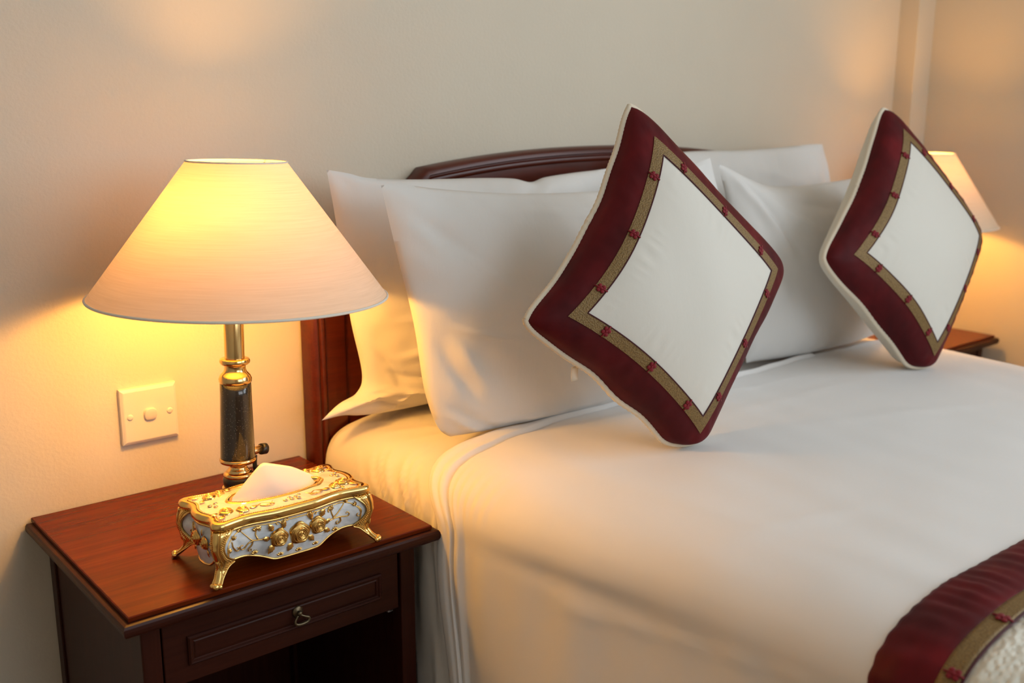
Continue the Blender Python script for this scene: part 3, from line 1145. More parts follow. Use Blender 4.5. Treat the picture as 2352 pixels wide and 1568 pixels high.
# ------------------------------------------------------------------ nightstands (built at the origin: x0..x1 wide, back at y=0)
def nightstand(label, loc, W, D, H, group='matching mahogany nightstands'):
    r = thing('nightstand', label, 'nightstand', (0, 0, 0), group)
    x0, x1 = -W/2, W/2
    yf = -D
    # worktop: raised field and a moulded lower edge
    V, F = rect_loft([(-.004, H-.007), (0, H-.006), (0, H-.0012), (-.0012, H)], x0, x1, yf, 0)
    mesh_obj('top_board', V, F, M['wood_top'], r, smooth=False)
    V, F = rect_loft([(-.012, H-.029), (-.004, H-.028), (.000, H-.0255), (.003, H-.0235), (.0065, H-.022), (.0085, H-.0185), (.009, H-.0145), (.0085, H-.0105), (.007, H-.0075), (.004, H-.0066), (-.006, H-.0066)], x0, x1, yf, -.009)
    mesh_obj('moulded_edge', V, F, M['wood_x'], r, smooth=False)
    bx0, bx1, byf = x0+.018, x1-.018, yf+.018
    zt = H-.028
    for xa, xb in ((bx0+.003, bx0+.018), (bx1-.018, bx1-.003)):
        mesh_obj('side_panel', *box(xa, xb, byf+.022, -.004, .06, zt, .001), M['wood'], r, smooth=False)
    for xa, xb in ((bx0, bx0+.024), (bx1-.024, bx1)):
        for ya, yb in ((byf, byf+.024), (-.028, -.004)):
            mesh_obj('leg', *box(xa, xb, ya, yb, 0, zt, .002), M['wood'], r, smooth=False)
    mesh_obj('back_panel', *box(bx0+.02, bx1-.02, -.012, -.005, .06, zt, .0), M['wood'], r, smooth=False)
    mesh_obj('top_rail', *box(bx0+.024, bx1-.024, byf+.004, byf+.020, zt-.010, zt, .001), M['wood_x'], r, smooth=False)
    mesh_obj('shelf', *box(bx0+.018, bx1-.018, byf+.012, -.012, .12, .138, .002), M['wood_x'], r, smooth=False)
    # drawer with raised panel moulding
    dz0, dz1 = H-.120, zt-.004
    dx0, dx1 = bx0+.0265, bx1-.0265
    dr = mesh_obj('drawer', *box(dx0, dx1, byf+.003, byf+.020, dz0, dz1, .0015), M['wood_x'], r, smooth=False)
    mesh_obj('drawer_box', *box(dx0+.006, dx1-.006, byf+.020, -.03, dz0+.012, dz1-.012), M['wood_x'], dr, smooth=False)
    px0, px1, pz0, pz1 = dx0+.032, dx1-.032, dz0+.026, dz0+.060
    yb = byf+.003
    V, F = rect_loft([(.002, 0), (.002, .0035), (.0, .0055), (-.002, .0050), (-.0035, .003), (-.005, .0026), (-.0065, .0035), (-.0075, .0015)], px0, px1, pz0, pz1, False, True)
    V = np.array([(a, yb-c, b_) for a, b_, c in V])
    mesh_obj('raised_moulding', V, F, M['wood_x'], dr, smooth=False)
    # bail pull
    hx, hz = (dx0+dx1)/2+.010, (pz0+pz1)/2
    mb = MB()
    V, F = lathe([(.0001, .0045), (.003, .0042), (.006, .0025), (.0075, .0012), (.0075, 0)], 20)
    V = np.array([(hx+a, yb-.0022-c, hz+.004+b_*1.15) for a, b_, c in V])
    mb.add(V, F)
    mb.add(*ball((hx, yb-.0085, hz+.004), .0036, 12, 8))
    hd = mesh_obj('handle', *mb.out(), M['bronze'], dr)
    hd['label'] = 'small bronze drawer pull'
    pts = [(hx-.0005, yb-.010, hz+.003), (hx+.006, yb-.0115, hz-.001), (hx+.0115, yb-.012, hz-.004), (hx+.010, yb-.012, hz-.0085), (hx+.002, yb-.0115, hz-.0105), (hx-.006, yb-.011, hz-.0095), (hx-.008, yb-.0105, hz-.005), (hx-.0035, yb-.010, hz+.002)]
    P = spline(pts, 40)
    mesh_obj('bail', *tube(P, .0015+.0009*np.sin(np.linspace(0, PI, 40))**2, 8), M['bronze'], hd)
    # drawer runner seen under the drawer
    mb = MB()
    mb.add(*box(bx1-.030, bx1-.0275, byf+.026, -.03, dz0-.016, dz0+.004))
    mb.add(*box(bx1-.0275, bx1-.018, byf+.026, -.03, dz0-.016, dz0-.0145))
    rn = mesh_obj('drawer_runner', *mb.out(), M['steel'], r, smooth=False)
    rn['label'] = 'pale metal drawer runner'
    r.location = loc
    return r


nightstand('near mahogany nightstand carrying the gilded tissue box', (-.1281, -.004, 0), .4274, .3846, .55)
nightstand('far mahogany nightstand mostly hidden behind the bed', (1.685, -.056, 0), .420, .250, .556)

# ------------------------------------------------------------------ lamps (built at the origin)
def lamp(label, loc, tilt, shade, bulb, bulbmat, shade_mat, stem_r=1.0, group='lit bedside lamps'):
    r = thing('table_lamp', label, 'lamp', (0, 0, 0), group)
    k = stem_r
    # heights above the table
    foot = [(.046, 0), (.047, .004), (.045, .008), (.040, .011), (.037, .016), (.036, .022), (.030, .027), (.026, .034), (.024, .042), (.0225, .050)]
    mesh_obj('foot', *lathe([(a*k, z) for a, z in foot], 48), M['brass_dull'], r, sharp=50)
    mesh_obj('foot_band', *lathe([(.0180*k, .050), (.0200*k, .052), (.0210*k, .057), (.0212*k, .063), (.0200*k, .066)], 48), M['knob_black'], r)
    mesh_obj('lower_turning', *lathe([(a*k, z) for a, z in [(.0190, .0655), (.0204, .067), (.0204, .0695), (.0185, .0715), (.0160, .0725), (.0158, .0745), (.0138, .0765), (.0120, .0790), (.0116, .0815), (.0128, .0835), (.0190, .0850), (.0240, .0870), (.0252, .0895), (.0250, .0918), (.0238, .0932)]], 48), M['brass'], r, sharp=45)
    mesh_obj('enamel_body', *lathe([(.0236*k, .0930), (.0238*k, .0945), (.0236*k, .0975), (.0225*k, .140), (.0214*k, .185), (.0210*k, .2015)], 48), M['speckle'], r)
    mesh_obj('upper_turning', *lathe([(a*k, z) for a, z in [(.0212, .2010), (.0222, .2025), (.0224, .2065), (.0212, .2095), (.0206, .2110), (.0190, .2130), (.0160, .2160), (.0146, .2195), (.0143, .2230), (.0150, .2255), (.0185, .2270), (.0203, .2290), (.0206, .2315), (.0198, .2340), (.0175, .2350), (.0136, .2352)]], 48), M['brass'], r, sharp=45)
    mesh_obj('stem', *lathe([(.0134*k, .2345), (.0134*k, .345), (.010*k, .350), (.009*k, .372)], 40), M['brass'], r, sharp=45)
    # rotary switch on the side, with the cord running down behind
    ax = np.array([.97, .24, 0])
    sw = mesh_obj('switch_arm', *tube([ax*.018+[0, 0, .094], ax*.041+[0, 0, .0955]], .0056, 14), M['brass_dull'], r)
    mesh_obj('switch_knob', *tube([ax*.0400+[0, 0, .0950], ax*.0410+[0, 0, .0945], ax*.0495+[0, 0, .0935], ax*.0510+[0, 0, .0930]], [.0065, .0080, .0080, .006], 16), M['knob_black'], sw)
    P = spline([ax*.030+[0, 0, .088], ax*.030+[0, 0, .070], ax*.040+[0, 0, .035], ax*.055+[0, 0, .006], ax*.085+[.01, .01, .0035]], 24)
    mesh_obj('cord', *tube(P, .0034, 8), M['knob_black'], r)
    # shade
    zb, zt_, rb, rt, sx = shade
    n = 96
    ts = np.linspace(0, 1, 14)
    V = []
    a = np.linspace(0, 2*PI, n, endpoint=False)
    for t in ts:
        rad = rb+(rt-rb)*t
        V.append(np.stack([sx+rad*np.cos(a), rad*np.sin(a), np.full(n, zb+(zt_-zb)*t)], 1))
    sh_ = mesh_obj('lamp_shade', np.vstack(V), grid_faces(14, n, closed_c=True), shade_mat, r)
    sh_['label'] = 'glowing cream linen cone shade'
    for (rad, z, q) in ((rb, zb, .0019), (rt, zt_, .0014)):
        P = np.stack([sx+rad*np.cos(np.r_[a, a[:1]]), rad*np.sin(np.r_[a, a[:1]]), np.full(n+1, z)], 1)
        mesh_obj('rim', *tube(P, q, 8, cap=False), M['trim'], sh_)
    # spider ring and socket that carry the shade
    mb = MB()
    zs = zt_-.012
    for w in range(3):
        an = w*2*PI/3+.5
        P = spline([(sx+.012*math.cos(an), .012*math.sin(an), zs-.016), (sx+rt*.6*math.cos(an), rt*.6*math.sin(an), zs-.004), (sx+rt*.97*math.cos(an), rt*.97*math.sin(an), zt_-.003)], 10)
        mb.add(*tube(P, .0012, 6))
    P = np.stack([sx+.012*np.cos(np.r_[a, a[:1]]), .012*np.sin(np.r_[a, a[:1]]), np.full(n+1, zs-.016)], 1)
    mb.add(*tube(P[::4], .0014, 6, cap=False))
    mesh_obj('shade_carrier', *mb.out(), M['brass_dull'], sh_)
    P = spline([(sx+.012, 0, zs-.016), (sx+.034, 0, zs-.05), (sx*.5+.036, 0, .39), (.012, 0, .368), (0, 0, .355)], 24)
    mesh_obj('harp', *tube(P, .0013, 6), M['brass_dull'], r)
    # bulb and socket
    bx, by, bz, br = bulb
    P = spline([(0, 0, .355), (bx*.35, by*.35, .375), (bx*.8, by*.8, bz-.034)], 12)
    mesh_obj('socket', *tube(P, [.010]*4+[.011]*4+[.0115]*4, 16), M['brass_dull'], r)
    mesh_obj('bulb', *lathe([(.001, -.036), (.010, -.034), (.011, -.026), (br*.62, -.017), (br*.93, -.006), (br, .004), (br*.92, .014), (br*.68, .022), (br*.35, .0265), (.001, .028)], 20, (bx, by, bz), cap=False), bulbmat, r)
    r.location = loc
    r.rotation_euler = tilt
    return r


# near lamp: leans a touch towards the bed
lamp('near brass and black table lamp with wide cream shade, on the nightstand', (-.1165, -.205, .5522), (0, math.radians(1.5), 0),
     (.321, .5005, .198, .0655, .012), (-.022, -.014, .397, .032), M['bulb'], M['shade'])
lamp('far brass table lamp partly hidden behind the right cushion', (1.690, -.200, .556), (0, 0, 0),
     (.287, .457, .168, .056, 0), (-.006, 0, .380, .022), M['bulb_far'], M['shade_far'])

# ------------------------------------------------------------------ wall switch
swx, swz = -.1616, .6711
ws = thing('light_switch', 'square ivory light switch on the wall beside the near lamp', 'light switch', (swx, 0, swz))


def on_wall(V):
    V = np.asarray(V, float)
    return np.stack([swx+V[:, 0], -V[:, 2], swz+V[:, 1]], 1)


V, F = rect_loft([(.043, 0), (.043, .0055), (.0425, .0068), (.039, .0088), (.0375, .0092)], 0, 0, 0, 0)
mesh_obj('plate', on_wall(V), F, M['plastic'], ws, smooth=False)


def squircle(r, p, n=40):
    a = np.linspace(0, 2*PI, n, endpoint=False)
    c, s = np.cos(a), np.sin(a)
    return np.stack([r*np.sign(c)*abs(c)**(2/p), r*np.sign(s)*abs(s)**(2/p)], 1)


rings = []
for k, (o, z) in enumerate([(1, .0090), (1, .0118), (.95, .0130), (.8, .0136), (.3, .0137)]):
    q = squircle(.0094, 2.7)*o
    rings.append(np.stack([q[:, 0], q[:, 1], z+q[:, 1]*.16*(z > .01)], 1))
V = np.vstack(rings)
F = grid_faces(5, 40, closed_c=True)+[tuple(range(160, 200))]
mesh_obj('rocker', on_wall(V), F, M['plastic'], ws, sharp=40)
q = squircle(.0102, 2.6)
V = np.vstack([np.stack([q[:, 0]*s_, q[:, 1]*s_, np.full(40, z)], 1) for s_, z in ((.93, .0091), (.93, .0098), (1.0, .0098), (1.02, .0091))])
mesh_obj('rocker_collar', on_wall(V), grid_faces(4, 40, closed_c=True), M['plastic'], ws, sharp=40)
for sx in (-.0302, .0302):
    V, F = lathe([(.0046, .0090), (.0046, .0097), (.0041, .0103), (.0025, .0106), (.0002, .0107)], 24, (sx, 0, 0))
    mesh_obj('screw_cap', on_wall(V), F, M['plastic'], ws, sharp=45)

# ------------------------------------------------------------------ tissue box
BXX, BYY, BZ = -.1185, -.3255, .55
tb = thing('tissue_box', 'ornate gilded tissue box with pale blue enamel sides on the nightstand', 'tissue box', (BXX, BYY, BZ))
A_, B_h = .1115, .0585


def box_outline(off, n=240, wav=1.0, rc=.014):
    """serpentine rectangle, counter-clockwise from the middle of the right side; returns pts (n,2) and normals"""
    a, b = A_+off, B_h+off
    rc = max(.004, rc+off*.5)
    seg = []
    ns = n//4
    # one side each: sample by arc, include corner arcs
    def corner(cx, cy, a0):
        t = np.linspace(0, PI/2, 15)
        return [(cx+rc*math.cos(a0+s), cy+rc*math.sin(a0+s)) for s in t]
    P = []
    P += [(a, y) for y in np.linspace(0, b-rc, 20)]+corner(a-rc, b-rc, 0)
    P += [(x, b) for x in np.linspace(a-rc, -(a-rc), 50)]+corner(-(a-rc), b-rc, PI/2)
    P += [(-a, y) for y in np.linspace(b-rc, -(b-rc), 40)]+corner(-(a-rc), -(b-rc), PI)
    P += [(x, -b) for x in np.linspace(-(a-rc), a-rc, 50)]+corner(a-rc, -(b-rc), 1.5*PI)
    P += [(a, y) for y in np.linspace(-(b-rc), 0, 20)]
    P = np.array(P)
    d = np.r_[0, np.cumsum(np.linalg.norm(np.diff(P, axis=0), axis=1))]
    keep = np.r_[True, np.diff(d) > 1e-9]
    P, d = P[keep], d[keep]
    s = np.linspace(0, d[-1], n, endpoint=False)
    Q = np.stack([np.interp(s, d, P[:, 0]), np.interp(s, d, P[:, 1])], 1)
    ux, uy = abs(Q[:, 0])/A_, abs(Q[:, 1])/B_h

    def dip(t, lo, hi):
        k = np.clip((t-lo)/(hi-lo), 0, 1)
        return .5*(1-np.cos(2*PI*k))
    fx = np.where(uy > .75, 1.0, 0)*dip(ux, .20, .98)*.0062
    fy = np.where(ux > .85, 1.0, 0)*dip(uy, .05, .95)*.0062
    Q[:, 1] -= np.sign(Q[:, 1])*fx*wav
    Q[:, 0] -= np.sign(Q[:, 0])*fy*wav
    return Q


NP = 240


def ring3(off, z, wav=1.0):
    q = box_outline(off, NP, wav)
    return np.stack([BXX+q[:, 0], BYY+q[:, 1], np.full(NP, BZ+z)], 1)


# body: bombe sides, lower edge hanging lower in the middle of each side
OFFS = [(0.0, -.0045), (.10, -.0050), (.25, -.0030), (.45, -.0008), (.62, -.0010), (.80, -.0035), (1.0, -.0065)]
ZTOP = .0695


def zbot(q):
    """height of the lower edge around the outline"""
    ux, uy = abs(q[:, 0])/A_, abs(q[:, 1])/B_h
    front = uy > .78
    t = np.where(front, ux, uy*1.0)
    z = .0125+.0145*sstep(.12, .72, t)-.002*np.exp(-((t-.30)/.08)**2)
    return z


q0 = box_outline(-.004, NP)
zb_ = zbot(q0)


def body_point(i, h):
    """i = outline index array, h = 0 top .. 1 bottom"""
    off = np.interp(h, [o[0] for o in OFFS], [o[1] for o in OFFS])
    return off


rows = []
NH = 16
for h in np.linspace(0, 1, NH):
    off = np.interp(h, [o[0] for o in OFFS], [o[1] for o in OFFS])
    q = box_outline(off, NP)
    z = ZTOP+(zb_-ZTOP)*h
    rows.append(np.stack([BXX+q[:, 0], BYY+q[:, 1], BZ+z], 1))
BODY = np.array(rows)
o = mesh_obj('body', BODY.reshape(-1, 3), grid_faces(NH, NP, closed_c=True), M['enamel'], tb)
o['label'] = 'pearly pale blue enamel sides'
sm = o.modifiers.new('thickness', 'SOLIDIFY')
sm.thickness = .002
sm.offset = -1
mesh_obj('floor_plate', np.vstack([ring3(-.010, .028)]), [tuple(range(NP))], M['gold_deep'], tb, smooth=False)
# gold edging tubes along the lower and upper edges of the body
P = BODY[-1]
mesh_obj('lower_edging', *tube(np.vstack([P, P[:1]]), .0016, 8, cap=False), M['gold'], tb)
P = ring3(-.0035, ZTOP-.0022)
mesh_obj('upper_edging', *tube(np.vstack([P, P[:1]]), .0020, 8, cap=False), M['gold'], tb)


def surf(face, p, z):
    """point and outward normal on the body: face 'front' p=x, 'left' p=y (offsets from the centre)"""
    p = np.asarray(p, float)
    z = np.asarray(z, float)
    h = np.clip((ZTOP-z)/(ZTOP-.020), 0, 1)
    off = np.interp(h, [o[0] for o in OFFS], [o[1] for o in OFFS])

    def dip(t, lo, hi):
        k = np.clip((t-lo)/(hi-lo), 0, 1)
        return .5*(1-np.cos(2*PI*k))
    if face in ('front', 'back'):
        y = (B_h+off)-dip(abs(p)/A_, .20, .98)*.0062
        sgn = -1 if face == 'front' else 1
        return np.stack([BXX+p, BYY+sgn*y, BZ+z], -1), np.array([0, sgn, 0.0])
    x = (A_+off)-dip(abs(p)/B_h, .05, .95)*.0062
    sgn = -1 if face == 'left' else 1
    return np.stack([BXX+sgn*x, BYY+p, BZ+z], -1), np.array([sgn, 0, 0.0])


def relief_frame(face):
    return {'front': (np.array([1., 0, 0]), np.array([0, 0, 1.])), 'left': (np.array([0, -1., 0]), np.array([0, 0, 1.])),
            'right': (np.array([0, 1., 0]), np.array([0, 0, 1.])), 'back': (np.array([-1., 0, 0]), np.array([0, 0, 1.]))}[face]


def rose_local(r, seed=0):
    """a rose in relief: dome of spiral petals, radius r, in xy with height along z"""
    nr, na = 26, 44
    th = np.linspace(0, 2*PI, na, endpoint=False)
    rows = []
    for k in range(nr):
        t = k/(nr-1)
        # petals: overlapping lobes, ring by ring, each with a rolled outer lip
        sp = 3.4*t**.85-th/(2*PI)
        ring_no = np.floor(sp)
        fr = sp-ring_no
        lobe = .5+.5*np.cos(th*3+ring_no*2.1+seed)
        lip = np.exp(-((fr-.80)/.13)**2)*(.45+.55*lobe)-.55*np.exp(-((fr-.02)/.10)**2)-.55*np.exp(-((fr-1.02)/.10)**2)
        wob = 1+.06*np.cos(th*5+seed)*t
        hgt = r*(.10+.44*(1-t**2.6)+.17*lip*(1-t**12))
        rows.append(np.stack([r*t*wob*np.cos(th), r*t*wob*np.sin(th), np.where(t > .999, -.0005, hgt)], 1))
    return np.vstack(rows), grid_faces(nr, na, closed_c=True)


def leaf_local(L, W):
    nu, nv = 9, 5
    rows = []
    for i in range(nu):
        t = i/(nu-1)
        w = W*math.sin(PI*min(1, t**.8))**.9*(1+.16*math.sin(t*22))
        r_ = []
        for j in range(nv):
            s = (j/(nv-1)-.5)*2
            r_.append((L*t, s*w/2, .0009*(1-abs(s))+.0010*math.sin(PI*t)+.0004*math.sin(t*26)))
        rows.append(r_)
    return np.array(rows).reshape(-1, 3), grid_faces(nu, nv)


def place_local(V, face, p, z, rot=0.0, lift=0.0):
    X, Y = relief_frame(face)
    c, n = surf(face, np.array(p), np.array(z))
    cr, sr = math.cos(rot), math.sin(rot)
    x = V[:, 0]*cr-V[:, 1]*sr
    y = V[:, 0]*sr+V[:, 1]*cr
    return c+x[:, None]*X+y[:, None]*Y+(V[:, 2]+lift)[:, None]*n


def vine(face, pts, r0=.0011, r1=.0007, lift=.0006, curl=None):
    sgn = {'front': 1, 'left': -1, 'right': 1, 'back': -1}[face]
    P = [(a, b) for a, b in pts]
    P = spline(np.array(P), 22)
    if curl:
        end = P[-1]
        d = P[-1]-P[-2]
        ang = math.atan2(d[1], d[0])
        R0 = abs(curl)
        s = 1 if curl > 0 else -1
        c = end+R0*np.array([-math.sin(ang)*s, math.cos(ang)*s])
        a0 = math.atan2(end[1]-c[1], end[0]-c[0])
        C = []
        for k in range(1, 15):
            t = k/14
            rr = R0*(1-.62*t)
            C.append(c+rr*np.array([math.cos(a0+s*t*4.6), math.sin(a0+s*t*4.6)]))
        P = np.vstack([P, C])
    pts3, n = surf(face, P[:, 0]*sgn, P[:, 1])
    pts3 = pts3+n*lift
    return tube(pts3, np.linspace(r0, r1, len(P)), 7)


fx = lambda x: x/1000.0-BXX          # millimetres in the room -> offset from the box centre
fz = lambda z: z/1000.0-BZ


def rose_at(face, p, z, r, seed):
    V, F = rose_local(r, seed)
    o = mesh_obj('rose', place_local(V, face, p, z, .3*seed), F, M['gold_deep'], tb)
    return o


def leaf_at(face, p, z, L, W, deg):
    V, F = leaf_local(L, W)
    return mesh_obj('leaf', place_local(V, face, p, z, math.radians(deg), .0003), F, M['gold_deep'], tb)


# front: three roses, leaves and curling stems
rose_at('front', fx(-145), fz(593), .0122, 1)
rose_at('front', fx(-116.5), fz(592), .0146, 2)
rose_at('front', fx(-90), fz(595.5), .0118, 3)
for x, z, L, W, dg in ((-152, 603, .0125, .0075, 120), (-152, 586, .015, .0085, 232), (-127, 582, .0135, .0085, 240), (-104, 585, .0125, .008, 310), (-139, 603, .0125, .0065, 75), (-84, 604, .0135, .0075, 65), (-98, 604, .013, .006, 100), (-81, 587, .0115, .007, 330), (-80, 594, .011, .006, 30), (-157, 594, .011, .0065, 165)):
    leaf_at('front', fx(x), fz(z), L, W, dg)
for pts, cu in (([(-158, 594), (-169, 595.5), (-179, 597), (-186, 604), (-193, 612)], None),
                ([(-176, 596.5), (-184, 594.5), (-190, 589)], -.0042),
                ([(-178, 597), (-180, 591), (-184, 587)], .003),
                ([(-172, 597), (-174, 603), (-172, 609)], -.0030),
                ([(-136, 604), (-138, 611), (-134, 615)], -.0026),
                ([(-138, 608), (-143, 613)], .0026),
                ([(-79, 593), (-66, 596), (-54, 595.5), (-44, 594)], .0036),
                ([(-66, 596), (-56, 602), (-48, 609), (-45, 613)], None),
                ([(-54, 595.5), (-53, 590), (-56, 587)], -.0030),
                ([(-64, 597), (-66, 603), (-67, 608)], .0028),
                ([(-99, 606), (-103, 612), (-100, 615)], -.0026),
                ([(-98, 609), (-93, 613)], -.0022),
                ([(-28, 605), (-24, 599), (-25, 593)], -.0032),
                ([(-207, 603), (-206, 596), (-202, 590)], .0032)):
    V, F = vine('front', [(fx(a), fz(b)) for a, b in pts], curl=cu)
    mesh_obj('stem_scroll', V, F, M['gold_deep'], tb)
for x, z, dg in ((-193, 611, 120), (-45, 612, 55), (-30, 606, 130), (-205, 604, 70), (-208, 594, 200), (-66, 608, 100), (-173, 607, 110)):
    mb = MB()
    for k in (-28, 0, 28):
        V, F = leaf_local(.0068, .0030)
        mb.add(place_local(V, 'front', fx(x), fz(z), math.radians(dg+k), .0004), F)
    mesh_obj('bud', *mb.out(), M['gold_deep'], tb)
# small shell clasps on the edging
for x, z, s in ((-170, 614.5, 1), (-67, 614.0, 1), (-176, 575, -1), (-61, 575.5, -1), (-117, 564, -1), (-143, 565, -1), (-93, 566, -1)):
    mb = MB()
    for k in (-60, -30, 0, 30, 60):
        V, F = leaf_local(.0062, .0026)
        mb.add(place_local(V, 'front', fx(x), fz(z)-.002*s, math.radians((90 if s < 0 else 270)+k), .0012), F)
    mesh_obj('shell_clasp', *mb.out(), M['gold'], tb)
# curved inner frame line on the front
P = spline(np.array([(fx(-212), fz(583)), (fx(-213), fz(598)), (fx(-203), fz(609)), (fx(-186), fz(613.5)), (fx(-160), fz(613.0)), (fx(-118), fz(612.5)), (fx(-78), fz(612.5)), (fx(-50), fz(613.0)), (fx(-35), fz(609)), (fx(-25), fz(598)), (fx(-26), fz(583))]), 70)
p3, nn = surf('front', P[:, 0], P[:, 1])
mesh_obj('frame_line', *tube(p3+nn*.0004, .0009, 6), M['gold'], tb)
# left end: two roses and sprays
rose_at('left', -.000, fz(596.5), .0098, 4)
rose_at('left', -.0165, fz(594), .0086, 5)
for p, z, L, W, dg in ((.004, 604, .010, .006, 100), (.012, 594, .010, .0055, 190), (-.012, 602, .010, .005, 80), (-.020, 586, .010, .006, 300), (.002, 587, .009, .005, 240), (-.026, 596, .008, .005, 10)):
    leaf_at('left', p, fz(z), L, W, dg)
for pts, cu in (([(-.010, 594), (-.020, 597), (-.027, 604)], -.0028), ([(-.012, 592), (-.022, 588), (-.028, 583)], .0028), ([(-.022, 597), (-.030, 596)], .0026), ([(.024, 592), (.031, 588)], -.0026)):
    V, F = vine('left', [(a, fz(b)) for a, b in pts], .0009, .0006, curl=cu)
    mesh_obj('stem_scroll', V, F, M['gold_deep'], tb)

# corner legs: bombe straps that run down the corners into scrolled feet, with beaded wings
S_ = np.linspace(0, 1, NP, endpoint=False)
qo = box_outline(-.004, NP)
corner_idx = []
for sxx, syy in ((1, 1), (-1, 1), (-1, -1), (1, -1)):
    corner_idx.append(int(np.argmax(qo[:, 0]*sxx*.7+qo[:, 1]*syy)))
for ci, (sxx, syy) in zip(corner_idx, ((1, 1), (-1, 1), (-1, -1), (1, -1))):
    dg = np.array([sxx, syy, 0])/math.sqrt(2)
    cc = np.array([BXX+sxx*(A_-.0075), BYY+syy*(B_h-.0075), BZ])
    lg = MB()
    # shaped strap wrapped round the corner, narrowing into the foot
    zs_ = np.array([.0695, .064, .058, .052, .046, .040, .034, .030, .0265, .023, .019, .015, .011, .0075, .0045])
    offz = np.interp(zs_, [.0045, .011, .019, .027, .035, .046, .058, .0695], [.0030, -.0015, -.0045, -.0045, -.0015, .0012, .0004, -.0022])
    wz = np.interp(zs_, [.0045, .011, .015, .019, .023, .0265, .030, .034, .042, .052, .062, .0695], [.0058, .0066, .0080, .0105, .0155, .0235, .0200, .0150, .0105, .0105, .0160, .0235])
    flz = np.interp(zs_, [.0045, .009, .014, .020, .03], [.0058, .0034, .0010, .0, 0])
    rowsW = []
    nw = 25
    for z, of, w, fl in zip(zs_, offz, wz, flz):
        qz = box_outline(of+.0012, NP*4, 1.0, .011)
        c0 = int(np.argmax(qz[:, 0]*sxx+qz[:, 1]*syy*1.0)) if True else 0
        # corner: the outline point whose normal is diagonal
        tgt = np.array([sxx*(A_+of-.004), syy*(B_h+of-.004)])
        c0 = int(np.argmin(np.hypot(*(qz-tgt).T)))
        per = np.linalg.norm(np.diff(qz, axis=0), axis=1).mean()
        row = []
        for e in np.linspace(-1, 1, nw):
            ii = int(round(c0+e*w/per)) % (NP*4)
            row.append((BXX+qz[ii, 0]+dg[0]*fl, BYY+qz[ii, 1]+dg[1]*fl, BZ+z))
        rowsW.append(row)
    W_ = np.array(rowsW)
    leg_o = mesh_obj('leg', W_.reshape(-1, 3), grid_faces(len(zs_), nw), M['gold'], tb)
    leg_o['label'] = 'gilded scroll foot'
    sm = leg_o.modifiers.new('thickness', 'SOLIDIFY')
    sm.thickness = .0030
    sm.offset = -1
    mid = nw//2
    Pm = spline(W_[:, mid]+dg*.0006, 30)
    lg.add(*tube(Pm, np.interp(np.linspace(0, 1, 30), [0, .3, .6, .85, 1], [.0050, .0040, .0032, .0036, .0042]), 10, flat=(dg, .5)))
    for e in (3, -4):
        Pn = spline(W_[:, mid+(e if e > 0 else e+1)], 26)
        lg.add(*tube(Pn, .0010, 6))
    # oval boss on the knee
    tang = np.array([-dg[1], dg[0], 0])
    kn = W_[7, mid]+dg*.001
    lg.add(*ball(kn, .0042, 12, 8, (.8, .8, 1.5)))
    mesh_obj('strap', *lg.out(), M['gold'], leg_o)
    ft = MB()
    foot = W_[-1, mid]*np.array([1, 1, 0])+np.array([0, 0, BZ+.0046])
    ft.add(*ball(foot, .0046, 14, 10))
    for e in (-1, 1):
        ft.add(*ball(foot+tang*e*.0046-dg*.0015, .0036, 10, 8))
    mesh_obj('scroll_toe', *ft.out(), M['gold'], leg_o)
    bd = MB()
    for e in (0, nw-1):
        Eg = spline(W_[:, e], 40)
        mesh_obj('edging', *tube(Eg, .0010, 6), M['gold'], leg_o)
        Eb = spline(W_[:-3, 3 if e == 0 else nw-4], 30)
        for pt in Eb:
            bd.add(*ball(pt, .0012, 6, 5))
        Eb = spline(W_[:-4, 5 if e == 0 else nw-6], 26)
        for pt in Eb:
            bd.add(*ball(pt, .0009, 6, 5))
    bo = mesh_obj('beading', *bd.out(), M['gold_deep'], leg_o)
    bo['kind'] = 'stuff'

# lid
lid_p = [(-.006, .0702), (-.001, .0704), (.0008, .0714), (.0016, .0730), (.0016, .0770), (.0006, .0795), (-.0012, .0806)]
rows = [ring3(o_, z) for o_, z in lid_p]
V = np.vstack(rows)
lid = mesh_obj('lid', V, grid_faces(len(rows), NP, closed_c=True), M['gold'], tb)
lid['label'] = 'gold rimmed serpentine lid'
# opening: pointed oval
outer = box_outline(-.0012, NP)
ang = np.arctan2(outer[:, 1]/B_h, outer[:, 0]/A_)
OX, OY = .0640, .0225


def oval(ang, k=1.0):
    c, s = np.cos(ang), np.sin(ang)
    return np.stack([OX*k*np.sign(c)*abs(c)**.95, OY*k*np.sign(s)*abs(s)**1.15], 1)


inn = oval(ang)


def lid_ring(t, z):
    q = outer*(1-t)+inn*t
    return np.stack([BXX+q[:, 0], BYY+q[:, 1], np.full(NP, BZ+z)], 1)


